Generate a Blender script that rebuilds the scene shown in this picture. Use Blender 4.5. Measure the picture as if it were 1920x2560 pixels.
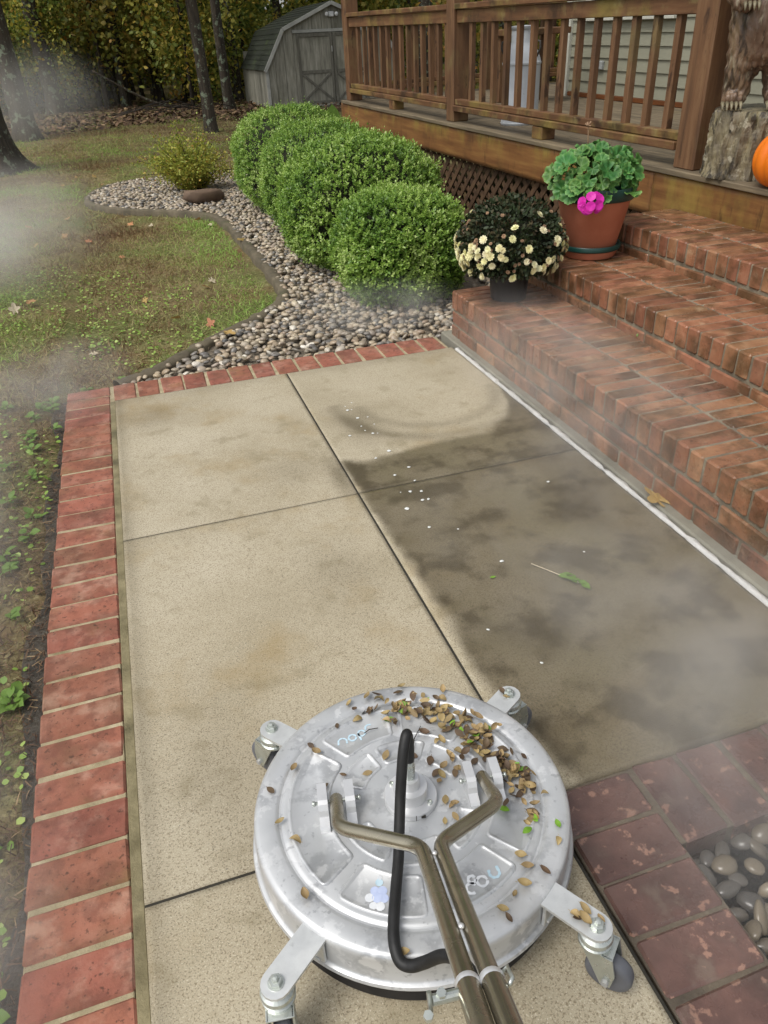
import bpy, math, random
import numpy as np
from mathutils import Matrix, Vector

for o in list(bpy.data.objects):
    bpy.data.objects.remove(o, do_unlink=True)
scene = bpy.context.scene
col = scene.collection
R = math.radians

# ------------------------------------------------------------------ camera
cam = bpy.data.cameras.new('camera')
cam.sensor_fit = 'VERTICAL'
cam.sensor_height = 24.0
cam.lens = 17.672
cam.clip_start = 0.02
cam.clip_end = 400
cam_o = bpy.data.objects.new('camera', cam)
col.objects.link(cam_o)
cam_o.matrix_world = Matrix(((0.949343, 0.200309, -0.242126, 0.245045),
                             (-0.31128, 0.493866, -0.811912, -3.329774),
                             (-0.043055, 0.846152, 0.5312, 1.305245),
                             (0, 0, 0, 1)))
scene.camera = cam_o

# ------------------------------------------------------------------ world, sun, exposure
SUN_EL, SUN_AZ = 58.0, 250.0          # degrees; azimuth clockwise from +Y
w = bpy.data.worlds.new('World')
scene.world = w
w.use_nodes = True
wn = w.node_tree
bg = wn.nodes['Background']
sky = wn.nodes.new('ShaderNodeTexSky')
sky.sky_type = 'NISHITA'
sky.sun_disc = False
sky.sun_elevation = R(SUN_EL)
sky.sun_rotation = R(SUN_AZ)
sky.air_density = 1.0
sky.dust_density = 3.0
sky.ozone_density = 0.6
hs = wn.nodes.new('ShaderNodeHueSaturation')
hs.inputs['Saturation'].default_value = 0.22      # cloud cover: nearly neutral sky light
wn.links.new(sky.outputs[0], hs.inputs['Color'])
wn.links.new(hs.outputs[0], bg.inputs[0])
bg.inputs[1].default_value = 0.14
sun = bpy.data.lights.new('sun', 'SUN')
sun.energy = 1.3
sun.angle = R(28)
sun.color = (1.0, 0.96, 0.9)
sun_o = bpy.data.objects.new('sun', sun)
col.objects.link(sun_o)
_d = Vector((math.sin(R(SUN_AZ)) * math.cos(R(SUN_EL)), math.cos(R(SUN_AZ)) * math.cos(R(SUN_EL)), math.sin(R(SUN_EL))))
sun_o.rotation_euler = (-_d).to_track_quat('-Z', 'Y').to_euler()
scene.view_settings.view_transform = 'Standard'
scene.view_settings.look = 'None'
scene.view_settings.gamma = 1.0
scene.view_settings.exposure = 0.45
scene.view_settings.use_curve_mapping = False
scene.render.engine = 'CYCLES'
scene.cycles.volume_step_rate = 4.0
scene.cycles.volume_max_steps = 48
scene.cycles.volume_bounces = 1
scene.cycles.max_bounces = 6
scene.cycles.diffuse_bounces = 3
scene.cycles.glossy_bounces = 3
scene.cycles.transmission_bounces = 3

# ------------------------------------------------------------------ helpers
rng = np.random.default_rng(7)
random.seed(7)


def hx(s):
    s = s.lstrip('#')
    out = []
    for i in (0, 2, 4):
        v = int(s[i:i + 2], 16) / 255
        out.append(v / 12.92 if v <= 0.04045 else ((v + 0.055) / 1.055) ** 2.4)
    return tuple(out) + (1.0,)


def tag(o, label=None, cat=None, group=None, kind=None):
    if label: o['label'] = label
    if cat: o['category'] = cat
    if group: o['group'] = group
    if kind: o['kind'] = kind
    return o


def empty(name, loc=(0, 0, 0), rot=None, parent=None):
    o = bpy.data.objects.new(name, None)
    o.empty_display_size = 0.1
    col.objects.link(o)
    if rot is not None:
        o.matrix_world = Matrix.Translation(loc) @ rot.to_4x4()
    else:
        o.location = loc
    if parent: o.parent = parent
    return o


def obj(name, me, parent=None, loc=None, rot=None):
    o = bpy.data.objects.new(name, me)
    col.objects.link(o)
    if loc is not None: o.location = loc
    if rot is not None: o.rotation_euler = rot
    if parent: o.parent = parent
    return o


def np_mesh(name, V, loops, starts, totals, mats, smooth=False, attrs=None, midx=None):
    me = bpy.data.meshes.new(name)
    me.vertices.add(len(V))
    me.vertices.foreach_set('co', np.asarray(V, dtype=np.float32).ravel())
    me.loops.add(len(loops))
    me.loops.foreach_set('vertex_index', np.asarray(loops, dtype=np.int32))
    me.polygons.add(len(starts))
    me.polygons.foreach_set('loop_start', np.asarray(starts, dtype=np.int32))
    me.polygons.foreach_set('loop_total', np.asarray(totals, dtype=np.int32))
    if midx is not None:
        me.polygons.foreach_set('material_index', np.asarray(midx, dtype=np.int32))
    if smooth:
        me.polygons.foreach_set('use_smooth', np.ones(len(starts), dtype=bool))
    for m in (mats if isinstance(mats, (list, tuple)) else [mats]):
        me.materials.append(m)
    for k, a in (attrs or {}).items():
        at = me.attributes.new(k, 'FLOAT', 'POINT')
        at.data.foreach_set('value', np.asarray(a, dtype=np.float32))
    me.update(calc_edges=True)
    me.validate()
    return me


class MB:
    """collects shapes for one mesh"""
    def __init__(s):
        s.v = []; s.f = []; s.m = []; s.cur = 0

    def add(s, V, F, M=None):
        b = len(s.v)
        if M is not None:
            V = [tuple(M @ Vector(q)) for q in V]
        s.v += [tuple(q) for q in V]
        for f in F:
            s.f.append(tuple(i + b for i in f)); s.m.append(s.cur)
        return s

    def box(s, c, d, ch=0.003, M=None, jit=0.0):
        """chamfered box centred at c with full size d"""
        h = [x / 2 for x in d]
        ch = min(ch, min(h) * 0.45)
        V = []; idx = {}
        for i in range(8):
            sg = [(-1, 1)[(i >> k) & 1] for k in range(3)]
            j = [random.uniform(-jit, jit) for _ in range(3)]
            for a in range(3):
                q = [sg[k] * (h[k] - (0 if k == a else ch)) + c[k] + j[k] for k in range(3)]
                idx[(i, a)] = len(V); V.append(q)
        F = []

        def put(f):
            p = [Vector(V[k]) for k in f]
            n = (p[1] - p[0]).cross(p[2] - p[0])
            ctr = sum(p, Vector()) / len(p) - Vector(c)
            F.append(tuple(f) if n.dot(ctr) > 0 else tuple(reversed(f)))
        for a in range(3):
            b, e = [k for k in range(3) if k != a]
            for sv in (0, 1):
                put([idx[((sv << a) | (x << b) | (y << e), a)] for x, y in ((0, 0), (1, 0), (1, 1), (0, 1))])
        for cax in range(3):
            a, b = [k for k in range(3) if k != cax]
            for x in (0, 1):
                for y in (0, 1):
                    i0 = (x << a) | (y << b); i1 = i0 | (1 << cax)
                    put([idx[(i0, a)], idx[(i1, a)], idx[(i1, b)], idx[(i0, b)]])
        for i in range(8):
            put([idx[(i, 0)], idx[(i, 1)], idx[(i, 2)]])
        return s.add(V, F, M)

    def bar(s, a, b, wd, th, up=(0, 0, 1), ch=0.002):
        """rectangular bar from a to b; wd along the side, th along up"""
        a = Vector(a); b = Vector(b); x = (b - a); L = x.length; x.normalize()
        y = Vector(up).cross(x)
        if y.length < 1e-4: y = Vector((0, 1, 0)).cross(x)
        y.normalize(); z = x.cross(y)
        M = Matrix(((x.x, y.x, z.x, 0), (x.y, y.y, z.y, 0), (x.z, y.z, z.z, 0), (0, 0, 0, 1)))
        M.translation = (a + b) / 2
        return s.box((0, 0, 0), (L, wd, th), ch, M)

    def tube(s, pts, rad, n=10, cap=True):
        P = [Vector(q) for q in pts]; k = len(P)
        rad = rad if isinstance(rad, (list, tuple)) else [rad] * k
        T = [((P[min(i + 1, k - 1)] - P[max(i - 1, 0)]).normalized()) for i in range(k)]
        u = T[0].orthogonal().normalized(); V = []
        for i in range(k):
            u = (u - T[i] * u.dot(T[i])).normalized(); v = T[i].cross(u)
            for j in range(n):
                a = 2 * math.pi * j / n
                V.append(P[i] + (u * math.cos(a) + v * math.sin(a)) * rad[i])
        F = [(i * n + j, i * n + (j + 1) % n, (i + 1) * n + (j + 1) % n, (i + 1) * n + j) for i in range(k - 1) for j in range(n)]
        if cap:
            F.append(tuple(reversed(range(n)))); F.append(tuple((k - 1) * n + j for j in range(n)))
        return s.add(V, F)

    def lathe(s, prof, n=32, c=(0, 0, 0), M=None, rib=None, cap=True):
        V = []; F = []
        for r, z in prof:
            for j in range(n):
                a = 2 * math.pi * j / n
                rr = r * (rib(a, z) if rib else 1)
                V.append((c[0] + rr * math.cos(a), c[1] + rr * math.sin(a), c[2] + z))
        for i in range(len(prof) - 1):
            for j in range(n):
                F.append((i * n + j, i * n + (j + 1) % n, (i + 1) * n + (j + 1) % n, (i + 1) * n + j))
        if cap and prof[0][0] > 1e-5: F.append(tuple(reversed(range(n))))
        if cap and prof[-1][0] > 1e-5: F.append(tuple((len(prof) - 1) * n + j for j in range(n)))
        return s.add(V, F, M)

    def mesh(s, name, mats, smooth=False):
        me = bpy.data.meshes.new(name)
        me.from_pydata([tuple(q) for q in s.v], [], s.f)
        for m in (mats if isinstance(mats, (list, tuple)) else [mats]): me.materials.append(m)
        if any(s.m): me.polygons.foreach_set('material_index', s.m)
        if smooth: me.polygons.foreach_set('use_smooth', [True] * len(s.f))
        me.update()
        return me

    def build(s, name, mats, parent=None, smooth=False, loc=None, rot=None):
        return obj(name, s.mesh(name, mats, smooth), parent, loc, rot)


def smooth_by_angle(o, deg=35):
    me = o.data
    me.polygons.foreach_set('use_smooth', [True] * len(me.polygons))
    me.set_sharp_from_angle(angle=R(deg))
    return o


def catmull(P, n=8):
    P = [Vector(q) for q in P]; out = []
    for i in range(len(P) - 1):
        p0 = P[max(i - 1, 0)]; p1 = P[i]; p2 = P[i + 1]; p3 = P[min(i + 2, len(P) - 1)]
        for k in range(n):
            t = k / n
            out.append(0.5 * ((2 * p1) + (p2 - p0) * t + (2 * p0 - 5 * p1 + 4 * p2 - p3) * t * t + (3 * p1 - p0 - 3 * p2 + p3) * t ** 3))
    out.append(P[-1])
    return out


def unit(a):
    return a / (np.linalg.norm(a, axis=-1, keepdims=True) + 1e-9)


LEAF_OVAL = (np.array([(0, 0, 0), (.3, .24, .05), (.7, .24, .05), (1, 0, -.03), (.7, -.24, .05), (.3, -.24, .05)]), [(0, 5, 4, 3), (0, 3, 2, 1)])
LEAF_DIA = (np.array([(0, 0, 0), (.5, .3, .06), (1, 0, 0), (.5, -.3, .06)]), [(0, 3, 2), (0, 2, 1)])
BLADE = (np.array([(0, .05, 0), (0, -.05, 0), (.55, -.04, .0), (.55, .04, .0), (1, 0, -.12)]), [(0, 1, 2, 3), (3, 2, 4)])


def cloud(name, C, D, N, S, mat, tmpl=LEAF_OVAL, var=None, width=1.0, smooth=False):
    """one mesh of many leaves: centres C, length directions D, rough normals N, lengths S"""
    C = np.asarray(C, float); n = len(C)
    D = unit(np.asarray(D, float)); Y = unit(np.cross(N, D)); Z = np.cross(D, Y)
    T, F = tmpl
    S = np.broadcast_to(np.asarray(S, float), (n,))
    V = C[:, None, :] + S[:, None, None] * (T[None, :, 0:1] * D[:, None, :] + width * T[None, :, 1:2] * Y[:, None, :] + T[None, :, 2:3] * Z[:, None, :])
    k = len(T)
    fl = np.concatenate([np.array(f) for f in F]); ft = np.array([len(f) for f in F])
    loops = (fl[None, :] + (np.arange(n) * k)[:, None]).ravel()
    totals = np.tile(ft, n); starts = np.concatenate([[0], np.cumsum(totals)[:-1]])
    if var is None: var = rng.random(n)
    return np_mesh(name, V.reshape(-1, 3), loops, starts, totals, mat, smooth, {'var': np.repeat(var, k)})


def grid_mesh(name, x0, x1, y0, y1, step, mat, zf=None, attrs=None, smooth=True, thick=0.0):
    nx = max(2, int(round((x1 - x0) / step)) + 1); ny = max(2, int(round((y1 - y0) / step)) + 1)
    X, Y = np.meshgrid(np.linspace(x0, x1, nx), np.linspace(y0, y1, ny))
    Zv = zf(X, Y) if zf else np.zeros_like(X)
    V = np.stack([X, Y, Zv], -1).reshape(-1, 3)
    i = np.arange(nx * ny).reshape(ny, nx)
    q = np.stack([i[:-1, :-1], i[:-1, 1:], i[1:, 1:], i[1:, :-1]], -1).reshape(-1, 4)
    A = {k: f(V[:, 0], V[:, 1]) for k, f in (attrs or {}).items()}
    if thick:
        b = np.concatenate([i[0, :], i[1:, -1], i[-1, -2::-1], i[-2:0:-1, 0]])
        nb = len(b); base = len(V)
        W = V[b].copy(); W[:, 2] = -thick
        V = np.concatenate([V, W])
        for k in A: A[k] = np.concatenate([A[k], A[k][b]])
        s = np.stack([b, np.arange(nb) + base, np.roll(np.arange(nb), -1) + base, np.roll(b, -1)], -1)
        q = np.concatenate([q, s])
    return np_mesh(name, V, q.ravel(), np.arange(len(q)) * 4, np.full(len(q), 4), mat, smooth, A)


def vnoise(x, y, sc, seed=0, octv=3):
    """cheap smooth value noise, 0..1"""
    out = 0; amp = 1; tot = 0
    for o in range(octv):
        g = np.random.default_rng(seed + o).random((64, 64))
        u = x * sc * 2 ** o + 11.3 * o; v = y * sc * 2 ** o + 5.7 * o
        i = np.floor(u).astype(int); j = np.floor(v).astype(int); fu = u - i; fv = v - j
        fu = fu * fu * (3 - 2 * fu); fv = fv * fv * (3 - 2 * fv)
        a = g[i % 64, j % 64]; b = g[(i + 1) % 64, j % 64]; c = g[i % 64, (j + 1) % 64]; d = g[(i + 1) % 64, (j + 1) % 64]
        out = out + amp * ((a * (1 - fu) + b * fu) * (1 - fv) + (c * (1 - fu) + d * fu) * fv); tot += amp; amp *= .5
    return out / tot


# ------------------------------------------------------------------ materials
def mat(name, cols, scale=5.0, stretch=(1, 1, 1), detail=5, rough=0.75, bump=0.0, bscale=None, bstretch=None,
        rnd=0.0, hue=0.0, layers=(), attr=None, attr_amt=1.0, spec=0.4, metal=0.0, trans=0.0, rough_var=0.0, coat=0.0, dist=0.0, oramp=None, oamt=.8, wetattr=None):
    m = bpy.data.materials.new(name)
    m.use_nodes = True
    nt = m.node_tree; N = nt.nodes; L = nt.links
    b = N['Principled BSDF']
    tc = N.new('ShaderNodeTexCoord'); oi = N.new('ShaderNodeObjectInfo')
    off = N.new('ShaderNodeMath'); off.operation = 'MULTIPLY'; off.inputs[1].default_value = 53.7
    L.new(oi.outputs['Random'], off.inputs[0])
    va = N.new('ShaderNodeVectorMath'); va.operation = 'ADD'
    L.new(tc.outputs['Object'], va.inputs[0]); L.new(off.outputs[0], va.inputs[1])

    def noise(sc, st, det=5, ds=0.0, ro=0.6):
        mp = N.new('ShaderNodeMapping'); mp.inputs['Scale'].default_value = st
        L.new(va.outputs[0], mp.inputs[0])
        t = N.new('ShaderNodeTexNoise'); t.inputs['Scale'].default_value = sc; t.inputs['Detail'].default_value = det
        t.inputs['Roughness'].default_value = ro; t.inputs['Distortion'].default_value = ds
        L.new(mp.outputs[0], t.inputs['Vector'])
        return t.outputs['Fac']

    def ramp(fac, cs):
        r = N.new('ShaderNodeValToRGB'); e = r.color_ramp.elements
        while len(e) < len(cs): e.new(0.5)
        for k, (p_, c_) in enumerate(cs): e[k].position = p_; e[k].color = hx(c_) if isinstance(c_, str) else c_
        L.new(fac, r.inputs[0]); return r.outputs[0]

    def mix(fac, a, c, mode='MIX'):
        x = N.new('ShaderNodeMix'); x.data_type = 'RGBA'; x.blend_type = mode
        if isinstance(fac, float): x.inputs[0].default_value = fac
        else: L.new(fac, x.inputs[0])
        if isinstance(a, tuple): x.inputs[6].default_value = a
        else: L.new(a, x.inputs[6])
        if isinstance(c, tuple): x.inputs[7].default_value = c
        else: L.new(c, x.inputs[7])
        return x.outputs[2]

    def maprange(fac, lo, hi, a=0.0, c=1.0):
        x = N.new('ShaderNodeMapRange'); x.inputs[1].default_value = lo; x.inputs[2].default_value = hi
        x.inputs[3].default_value = a; x.inputs[4].default_value = c; x.interpolation_type = 'SMOOTHSTEP'
        L.new(fac, x.inputs[0]); return x.outputs[0]
    if len(cols) == 1: cols = [(0.0, cols[0][1]), (1.0, cols[0][1])]
    base = noise(scale, stretch, detail, dist)
    c = ramp(base, cols)
    if attr:
        at = N.new('ShaderNodeAttribute'); at.attribute_name = 'var'
        c = mix(float(attr_amt), c, ramp(at.outputs['Fac'], attr))
    if oramp:
        q1 = N.new('ShaderNodeMath'); q1.operation = 'MULTIPLY'; q1.inputs[1].default_value = 91.7; q2 = N.new('ShaderNodeMath'); q2.operation = 'FRACT'
        L.new(oi.outputs['Random'], q1.inputs[0]); L.new(q1.outputs[0], q2.inputs[0]); c = mix(float(oamt), c, ramp(q2.outputs[0], oramp))
    for ly in layers:
        lc, ls, lo, hi, amt = ly[:5]
        f = maprange(noise(ls, ly[5] if len(ly) > 5 else (1, 1, 1), 6), lo, hi, 0.0, amt)
        if len(ly) > 6:      # limit the layer by a vertex attribute (a stain with a shape of its own)
            a2 = N.new('ShaderNodeAttribute'); a2.attribute_name = ly[6]
            mu = N.new('ShaderNodeMath'); mu.operation = 'MULTIPLY'; L.new(f, mu.inputs[0]); L.new(a2.outputs['Fac'], mu.inputs[1]); f = mu.outputs[0]
        c = mix(f, c, hx(lc))
    if rnd or hue:
        h = N.new('ShaderNodeHueSaturation')
        mr = N.new('ShaderNodeMapRange'); mr.inputs[3].default_value = 1 - rnd; mr.inputs[4].default_value = 1 + rnd
        L.new(oi.outputs['Random'], mr.inputs[0]); L.new(mr.outputs[0], h.inputs['Value'])
        if hue:
            fr = N.new('ShaderNodeMath'); fr.operation = 'FRACT'; ml = N.new('ShaderNodeMath'); ml.operation = 'MULTIPLY'; ml.inputs[1].default_value = 17.3
            L.new(oi.outputs['Random'], ml.inputs[0]); L.new(ml.outputs[0], fr.inputs[0])
            m2 = N.new('ShaderNodeMapRange'); m2.inputs[3].default_value = .5 - hue; m2.inputs[4].default_value = .5 + hue
            L.new(fr.outputs[0], m2.inputs[0]); L.new(m2.outputs[0], h.inputs['Hue'])
        L.new(c, h.inputs['Color']); c = h.outputs[0]
    L.new(c, b.inputs['Base Color'])
    b.inputs['Roughness'].default_value = rough
    if rough_var:
        L.new(maprange(noise(scale * 1.7, stretch, 4), .3, .7, rough - rough_var, rough + rough_var), b.inputs['Roughness'])
    if wetattr:
        wa = N.new('ShaderNodeAttribute'); wa.attribute_name = wetattr
        wm = N.new('ShaderNodeMath'); wm.operation = 'MULTIPLY'; L.new(wa.outputs['Fac'], wm.inputs[0]); L.new(maprange(noise(6, (1, 1, 1), 4), .3, .6, .3, 1.0), wm.inputs[1])
        L.new(maprange(wm.outputs[0], 0.0, 1.0, rough, .30), b.inputs['Roughness'])
    b.inputs['Metallic'].default_value = metal
    b.inputs['Specular IOR Level'].default_value = spec
    b.inputs['Coat Weight'].default_value = coat
    b.inputs['Coat Roughness'].default_value = .25
    if bump:
        bp = N.new('ShaderNodeBump'); bp.inputs['Strength'].default_value = 1.0; bp.inputs['Distance'].default_value = bump
        L.new(noise(bscale or scale * 4, bstretch or stretch, 6), bp.inputs['Height']); L.new(bp.outputs[0], b.inputs['Normal'])
    if trans:
        tr = N.new('ShaderNodeBsdfTranslucent'); L.new(c, tr.inputs['Color'])
        ms = N.new('ShaderNodeMixShader'); ms.inputs[0].default_value = trans
        L.new(b.outputs[0], ms.inputs[1]); L.new(tr.outputs[0], ms.inputs[2]); L.new(ms.outputs[0], N['Material Output'].inputs['Surface'])
    return m


MT = {}
MT['brick_red'] = mat('border_brick', [(.25, '#7c4a3a'), (.5, '#925b49'), (.75, '#a0705f')], 9, rough=.78, bump=.0014, bscale=120, rnd=.13, hue=.005, detail=7,
                      layers=[('#5e4a35', 7, .44, .68, .5), ('#2e2119', 80, .58, .66, .65), ('#b5937f', 12, .5, .7, .5), ('#643c30', 22, .46, .62, .5), ('#7a6a3c', 4, .56, .7, .4)])
MT['brick_step'] = mat('step_brick', [(.25, '#6b4734'), (.5, '#8c6046'), (.75, '#a27b5e')], 8, rough=.38, bump=.002, bscale=60, rnd=.2, hue=.008, rough_var=.14, detail=7,
                       layers=[('#45341f', 7, .43, .64, .75), ('#a68c70', 16, .58, .74, .5), ('#2d231b', 55, .6, .7, .5), ('#5e4a34', 24, .54, .68, .45)])
MT['brick_wet'] = mat('wet_brick', [(.25, '#4c3732'), (.5, '#614942'), (.75, '#77594f')], 9, rough=.3, bump=.0012, bscale=60, rnd=.18, detail=7, spec=.5, rough_var=.14,
                      layers=[('#453832', 7, .42, .66, .6), ('#a07c6a', 30, .58, .63, .6), ('#7d6f62', 14, .55, .7, .4)])
MT['mortar'] = mat('mortar', [(.3, '#8c8164'), (.55, '#a5997b'), (.8, '#bdb196')], 22, rough=.9, bump=.003, bscale=160, layers=[('#6a6140', 9, .52, .74, .7)])
MT['mortar_moss'] = mat('mossy_joint', [(.3, '#655d43'), (.55, '#80775a'), (.8, '#9a9070')], 14, rough=.9, bump=.003, bscale=120, layers=[('#33301f', 6, .5, .7, .7)])
MT['mortar_wet'] = mat('wet_mortar', [(.3, '#4a4238'), (.6, '#62584a'), (.85, '#8a7f6c')], 12, rough=.5, bump=.002, bscale=120)
MT['wet_soil'] = mat('wet_soil', [(.3, '#2c2822'), (.55, '#403a31'), (.8, '#5a5244')], 12, rough=.55, bump=.012, bscale=40, detail=8, layers=[('#77705e', 60, .58, .66, .5), ('#1f1c18', 30, .55, .66, .6)])
MT['mortar_step'] = mat('step_mortar', [(.3, '#6a6152'), (.6, '#857b68'), (.8, '#9a8f7a')], 18, rough=.9, bump=.002, bscale=160, layers=[('#3f3a2c', 7, .45, .7, .6)])
MT['concrete'] = mat('concrete', [(.2, '#948a72'), (.5, '#a89e87'), (.8, '#b6ad98')], 2.6, rough=.74, detail=8, bump=.0008, bscale=420, wetattr='dirt',
                     layers=[('#6d5f48', 280, .5, .63, .72), ('#d2c9b4', 330, .55, .66, .6), ('#8f7a50', 3.2, .5, .74, .6), ('#7d7358', 9, .54, .7, .45), ('#322d25', 240, .63, .68, .8),
                             ('#544a35', 300, .1, .11, .82, (1, 1, 1), 'dirt'), ('#6e664e', 3.0, .46, .64, .6, (1, 1, 1), 'dirt'), ('#362d1b', 7, .46, .64, .7, (1, 1, 1), 'dirt'), ('#3a301d', 1.8, .5, .68, .55, (1, 1, 1), 'dirt'), ('#3a3324', 170, .5, .66, .5, (1, 1, 1), 'dirt'),
                             ('#4d4430', 3.5, .1, .11, .7, (1, 1, 1), 'stain')])
MT['strip'] = mat('footing', [(.3, '#6d6a5e'), (.6, '#817e70'), (.8, '#928e80')], 6, rough=.75, bump=.001, bscale=200, layers=[('#4c4a40', 5, .5, .75, .6), ('#423c30', 300, .62, .7, .5)])
MT['joint'] = mat('joint_filler', [(.3, '#26241f'), (.7, '#3a372f')], 30, rough=.9)
MT['caulk'] = mat('caulk', [(.3, '#b4b3af'), (.6, '#c6c5c1'), (.9, '#d4d3cf')], 30, rough=.6, bump=.001, bscale=80, layers=[('#8d8b84', 16, .6, .75, .5)])
MT['wood'] = mat('stained_wood', [(.25, '#4a3322'), (.5, '#67472e'), (.75, '#7d5d40')], 3.0, stretch=(9, .8, 9), rough=.62, bump=.0012, bscale=7, bstretch=(9, .6, 9), rnd=.1, detail=7,
                 layers=[('#83733a', 3.0, .46, .68, .75), ('#281c12', 5, .5, .68, .7), ('#8d8052', 11, .54, .72, .5)])
MT['wood_v'] = mat('stained_wood_upright', [(.25, '#4b3424'), (.5, '#684a32'), (.75, '#7f6044')], 3.0, stretch=(9, 9, .8), rough=.62, bump=.0012, bscale=7, bstretch=(9, 9, .6), rnd=.14, detail=7,
                   layers=[('#7c6f48', 3.0, .5, .72, .5), ('#2e1d15', 11, .56, .66, .75, (1, 1, .4)), ('#3a2a1e', 3, .5, .7, .5, (1, 1, .5))])
MT['fascia'] = mat('fascia_wood', [(.25, '#5d3c20'), (.5, '#7c5530'), (.75, '#94703f')], 2.4, stretch=(.8, 9, 9), rough=.58, bump=.0012, bscale=7, bstretch=(.6, 9, 9), detail=7,
                   layers=[('#94843f', 3.2, .44, .66, .75, (1.6, .8, 1), 'algae'), ('#4a3320', 2.6, .52, .7, .65), ('#3a2717', 9, .58, .72, .6, (3, .6, 1))])
MT['deck_board'] = mat('deck_board', [(.25, '#4c4436'), (.5, '#6b5f4c'), (.75, '#85775f')], 4, stretch=(9, .7, 9), rough=.7, bump=.0015, bscale=8, bstretch=(9, .5, 9), rnd=.12,
                       layers=[('#3a3024', 3, .5, .75, .6), ('#7a6a3c', 4, .58, .8, .4)])
MT['lattice'] = mat('lattice_wood', [(.25, '#3a2a1e'), (.5, '#57412e'), (.75, '#6e573e')], 4, stretch=(3, 3, 3), rough=.75, bump=.001, bscale=30, rnd=.2, layers=[('#6b6034', 3, .55, .8, .4)])
MT['siding'] = mat('siding_vinyl', [(.3, '#858473'), (.7, '#8f8e7c')], 3, rough=.5, bump=.0003, bscale=60, bstretch=(9, .5, 9))
MT['trim'] = mat('trim_paint', [(.3, '#b3b3a6'), (.7, '#c2c2b6')], 4, rough=.5)
MT['redwood'] = mat('baseboard_wood', [(.3, '#573014'), (.7, '#744420')], 5, stretch=(6, .7, 6), rough=.6, bump=.001)
MT['grey_box'] = mat('outlet_plastic', [(.3, '#8a8d8c'), (.7, '#9da09e')], 5, rough=.5)
MT['alu'] = mat('aluminium', [(.25, '#aeb0b2'), (.5, '#bfc1c2'), (.75, '#cbcccd')], 7, rough=.4, metal=.45, bump=.0004, bscale=18, rough_var=.1, detail=6,
                layers=[('#8f9194', 11, .52, .6, .5), ('#dcdddd', 22, .55, .62, .6), ('#85878a', 60, .6, .68, .5), ('#9a958a', 5, .56, .7, .3)])
MT['alu_bright'] = mat('machined_aluminium', [(.3, '#c9cacb'), (.7, '#d8d9da')], 20, rough=.32, metal=.5)
MT['zinc'] = mat('zinc_plate', [(.25, '#aab0aa'), (.5, '#bfc4be'), (.75, '#cdd1cc')], 30, rough=.34, metal=.8, rough_var=.1, layers=[('#8a8f84', 25, .6, .7, .4)])
MT['steel_arm'] = mat('plated_arm', [(.3, '#c2c4c3'), (.7, '#d5d7d6')], 25, rough=.42, metal=.55, rough_var=.1, bump=.0003, layers=[('#9a9c9a', 40, .62, .7, .4)])
MT['steel'] = mat('wet_steel', [(.25, '#8a8471'), (.5, '#a29b89'), (.75, '#b4af9f')], 6, stretch=(1, 1, 1), rough=.24, metal=.85, rough_var=.09, layers=[('#4a3f2a', 9, .52, .72, .5), ('#9a958a', 30, .62, .7, .3)])
MT['rubber'] = mat('hose_rubber', [(.3, '#141414'), (.7, '#222222')], 40, rough=.55, bump=.0004, bscale=200)
MT['wheel'] = mat('wheel_rubber', [(.3, '#55575c'), (.7, '#686a70')], 10, rough=.5)
MT['wheel_hub'] = mat('wheel_hub', [(.3, '#8a8a88'), (.7, '#a5a5a2')], 10, rough=.5)
MT['brush'] = mat('brush_skirt', [(.3, '#1c1a18'), (.7, '#2e2b28')], 30, rough=.9)
MT['paint_white'] = mat('worn_paint_white', [(.3, '#c8ccd0'), (.7, '#e2e4e6')], 40, rough=.5)
MT['paint_blue'] = mat('worn_paint_blue', [(.3, '#a9c4d2'), (.7, '#c3d8e2')], 40, rough=.5)
MT['paint_lilac'] = mat('worn_paint_lilac', [(.3, '#a3b0d2'), (.7, '#c2cce4')], 40, rough=.5)
MT['terracotta'] = mat('terracotta', [(.3, '#b0684c'), (.6, '#bd765a'), (.9, '#c6856c')], 6, rough=.68, bump=.0006, bscale=60, layers=[('#8a4a34', 10, .6, .8, .3)])
MT['green_plastic'] = mat('green_plastic', [(.3, '#123430'), (.7, '#1d4740')], 8, rough=.35, spec=.5)
MT['black_plastic'] = mat('black_plastic', [(.3, '#0f0f11'), (.7, '#1b1b1e')], 8, rough=.45)
MT['bed_floor'] = mat('gravel_floor', [(.3, '#4c453a'), (.55, '#6e6456'), (.8, '#8e8474')], 45, rough=.8, bump=.012, bscale=60)
MT['soil'] = mat('soil', [(.3, '#241b14'), (.7, '#43342a')], 30, rough=.95, bump=.01, bscale=50)
MT['pumpkin'] = mat('pumpkin_skin', [(.3, '#cf6410'), (.6, '#e0771a'), (.85, '#e88c2c')], 6, rough=.45, bump=.0008, bscale=60, layers=[('#b85a10', 24, .6, .75, .4, (3, 3, .6))])
MT['stem'] = mat('dry_stem', [(.3, '#5a5230'), (.7, '#8a7d4e')], 18, rough=.8, bump=.002)
MT['stump'] = mat('stump_bark', [(.2, '#3d3528'), (.45, '#6e6450'), (.7, '#938868'), (.9, '#a89f84')], 9, stretch=(2.2, 2.2, .7), rough=.42, bump=.022, bscale=13, bstretch=(2.4, 2.4, .7), spec=.6, detail=8,
                  layers=[('#5f6434', 4, .5, .74, .6), ('#261f17', 12, .5, .6, .85, (2.2, 2.2, .6)), ('#c0b9a2', 24, .58, .66, .6)])
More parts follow.
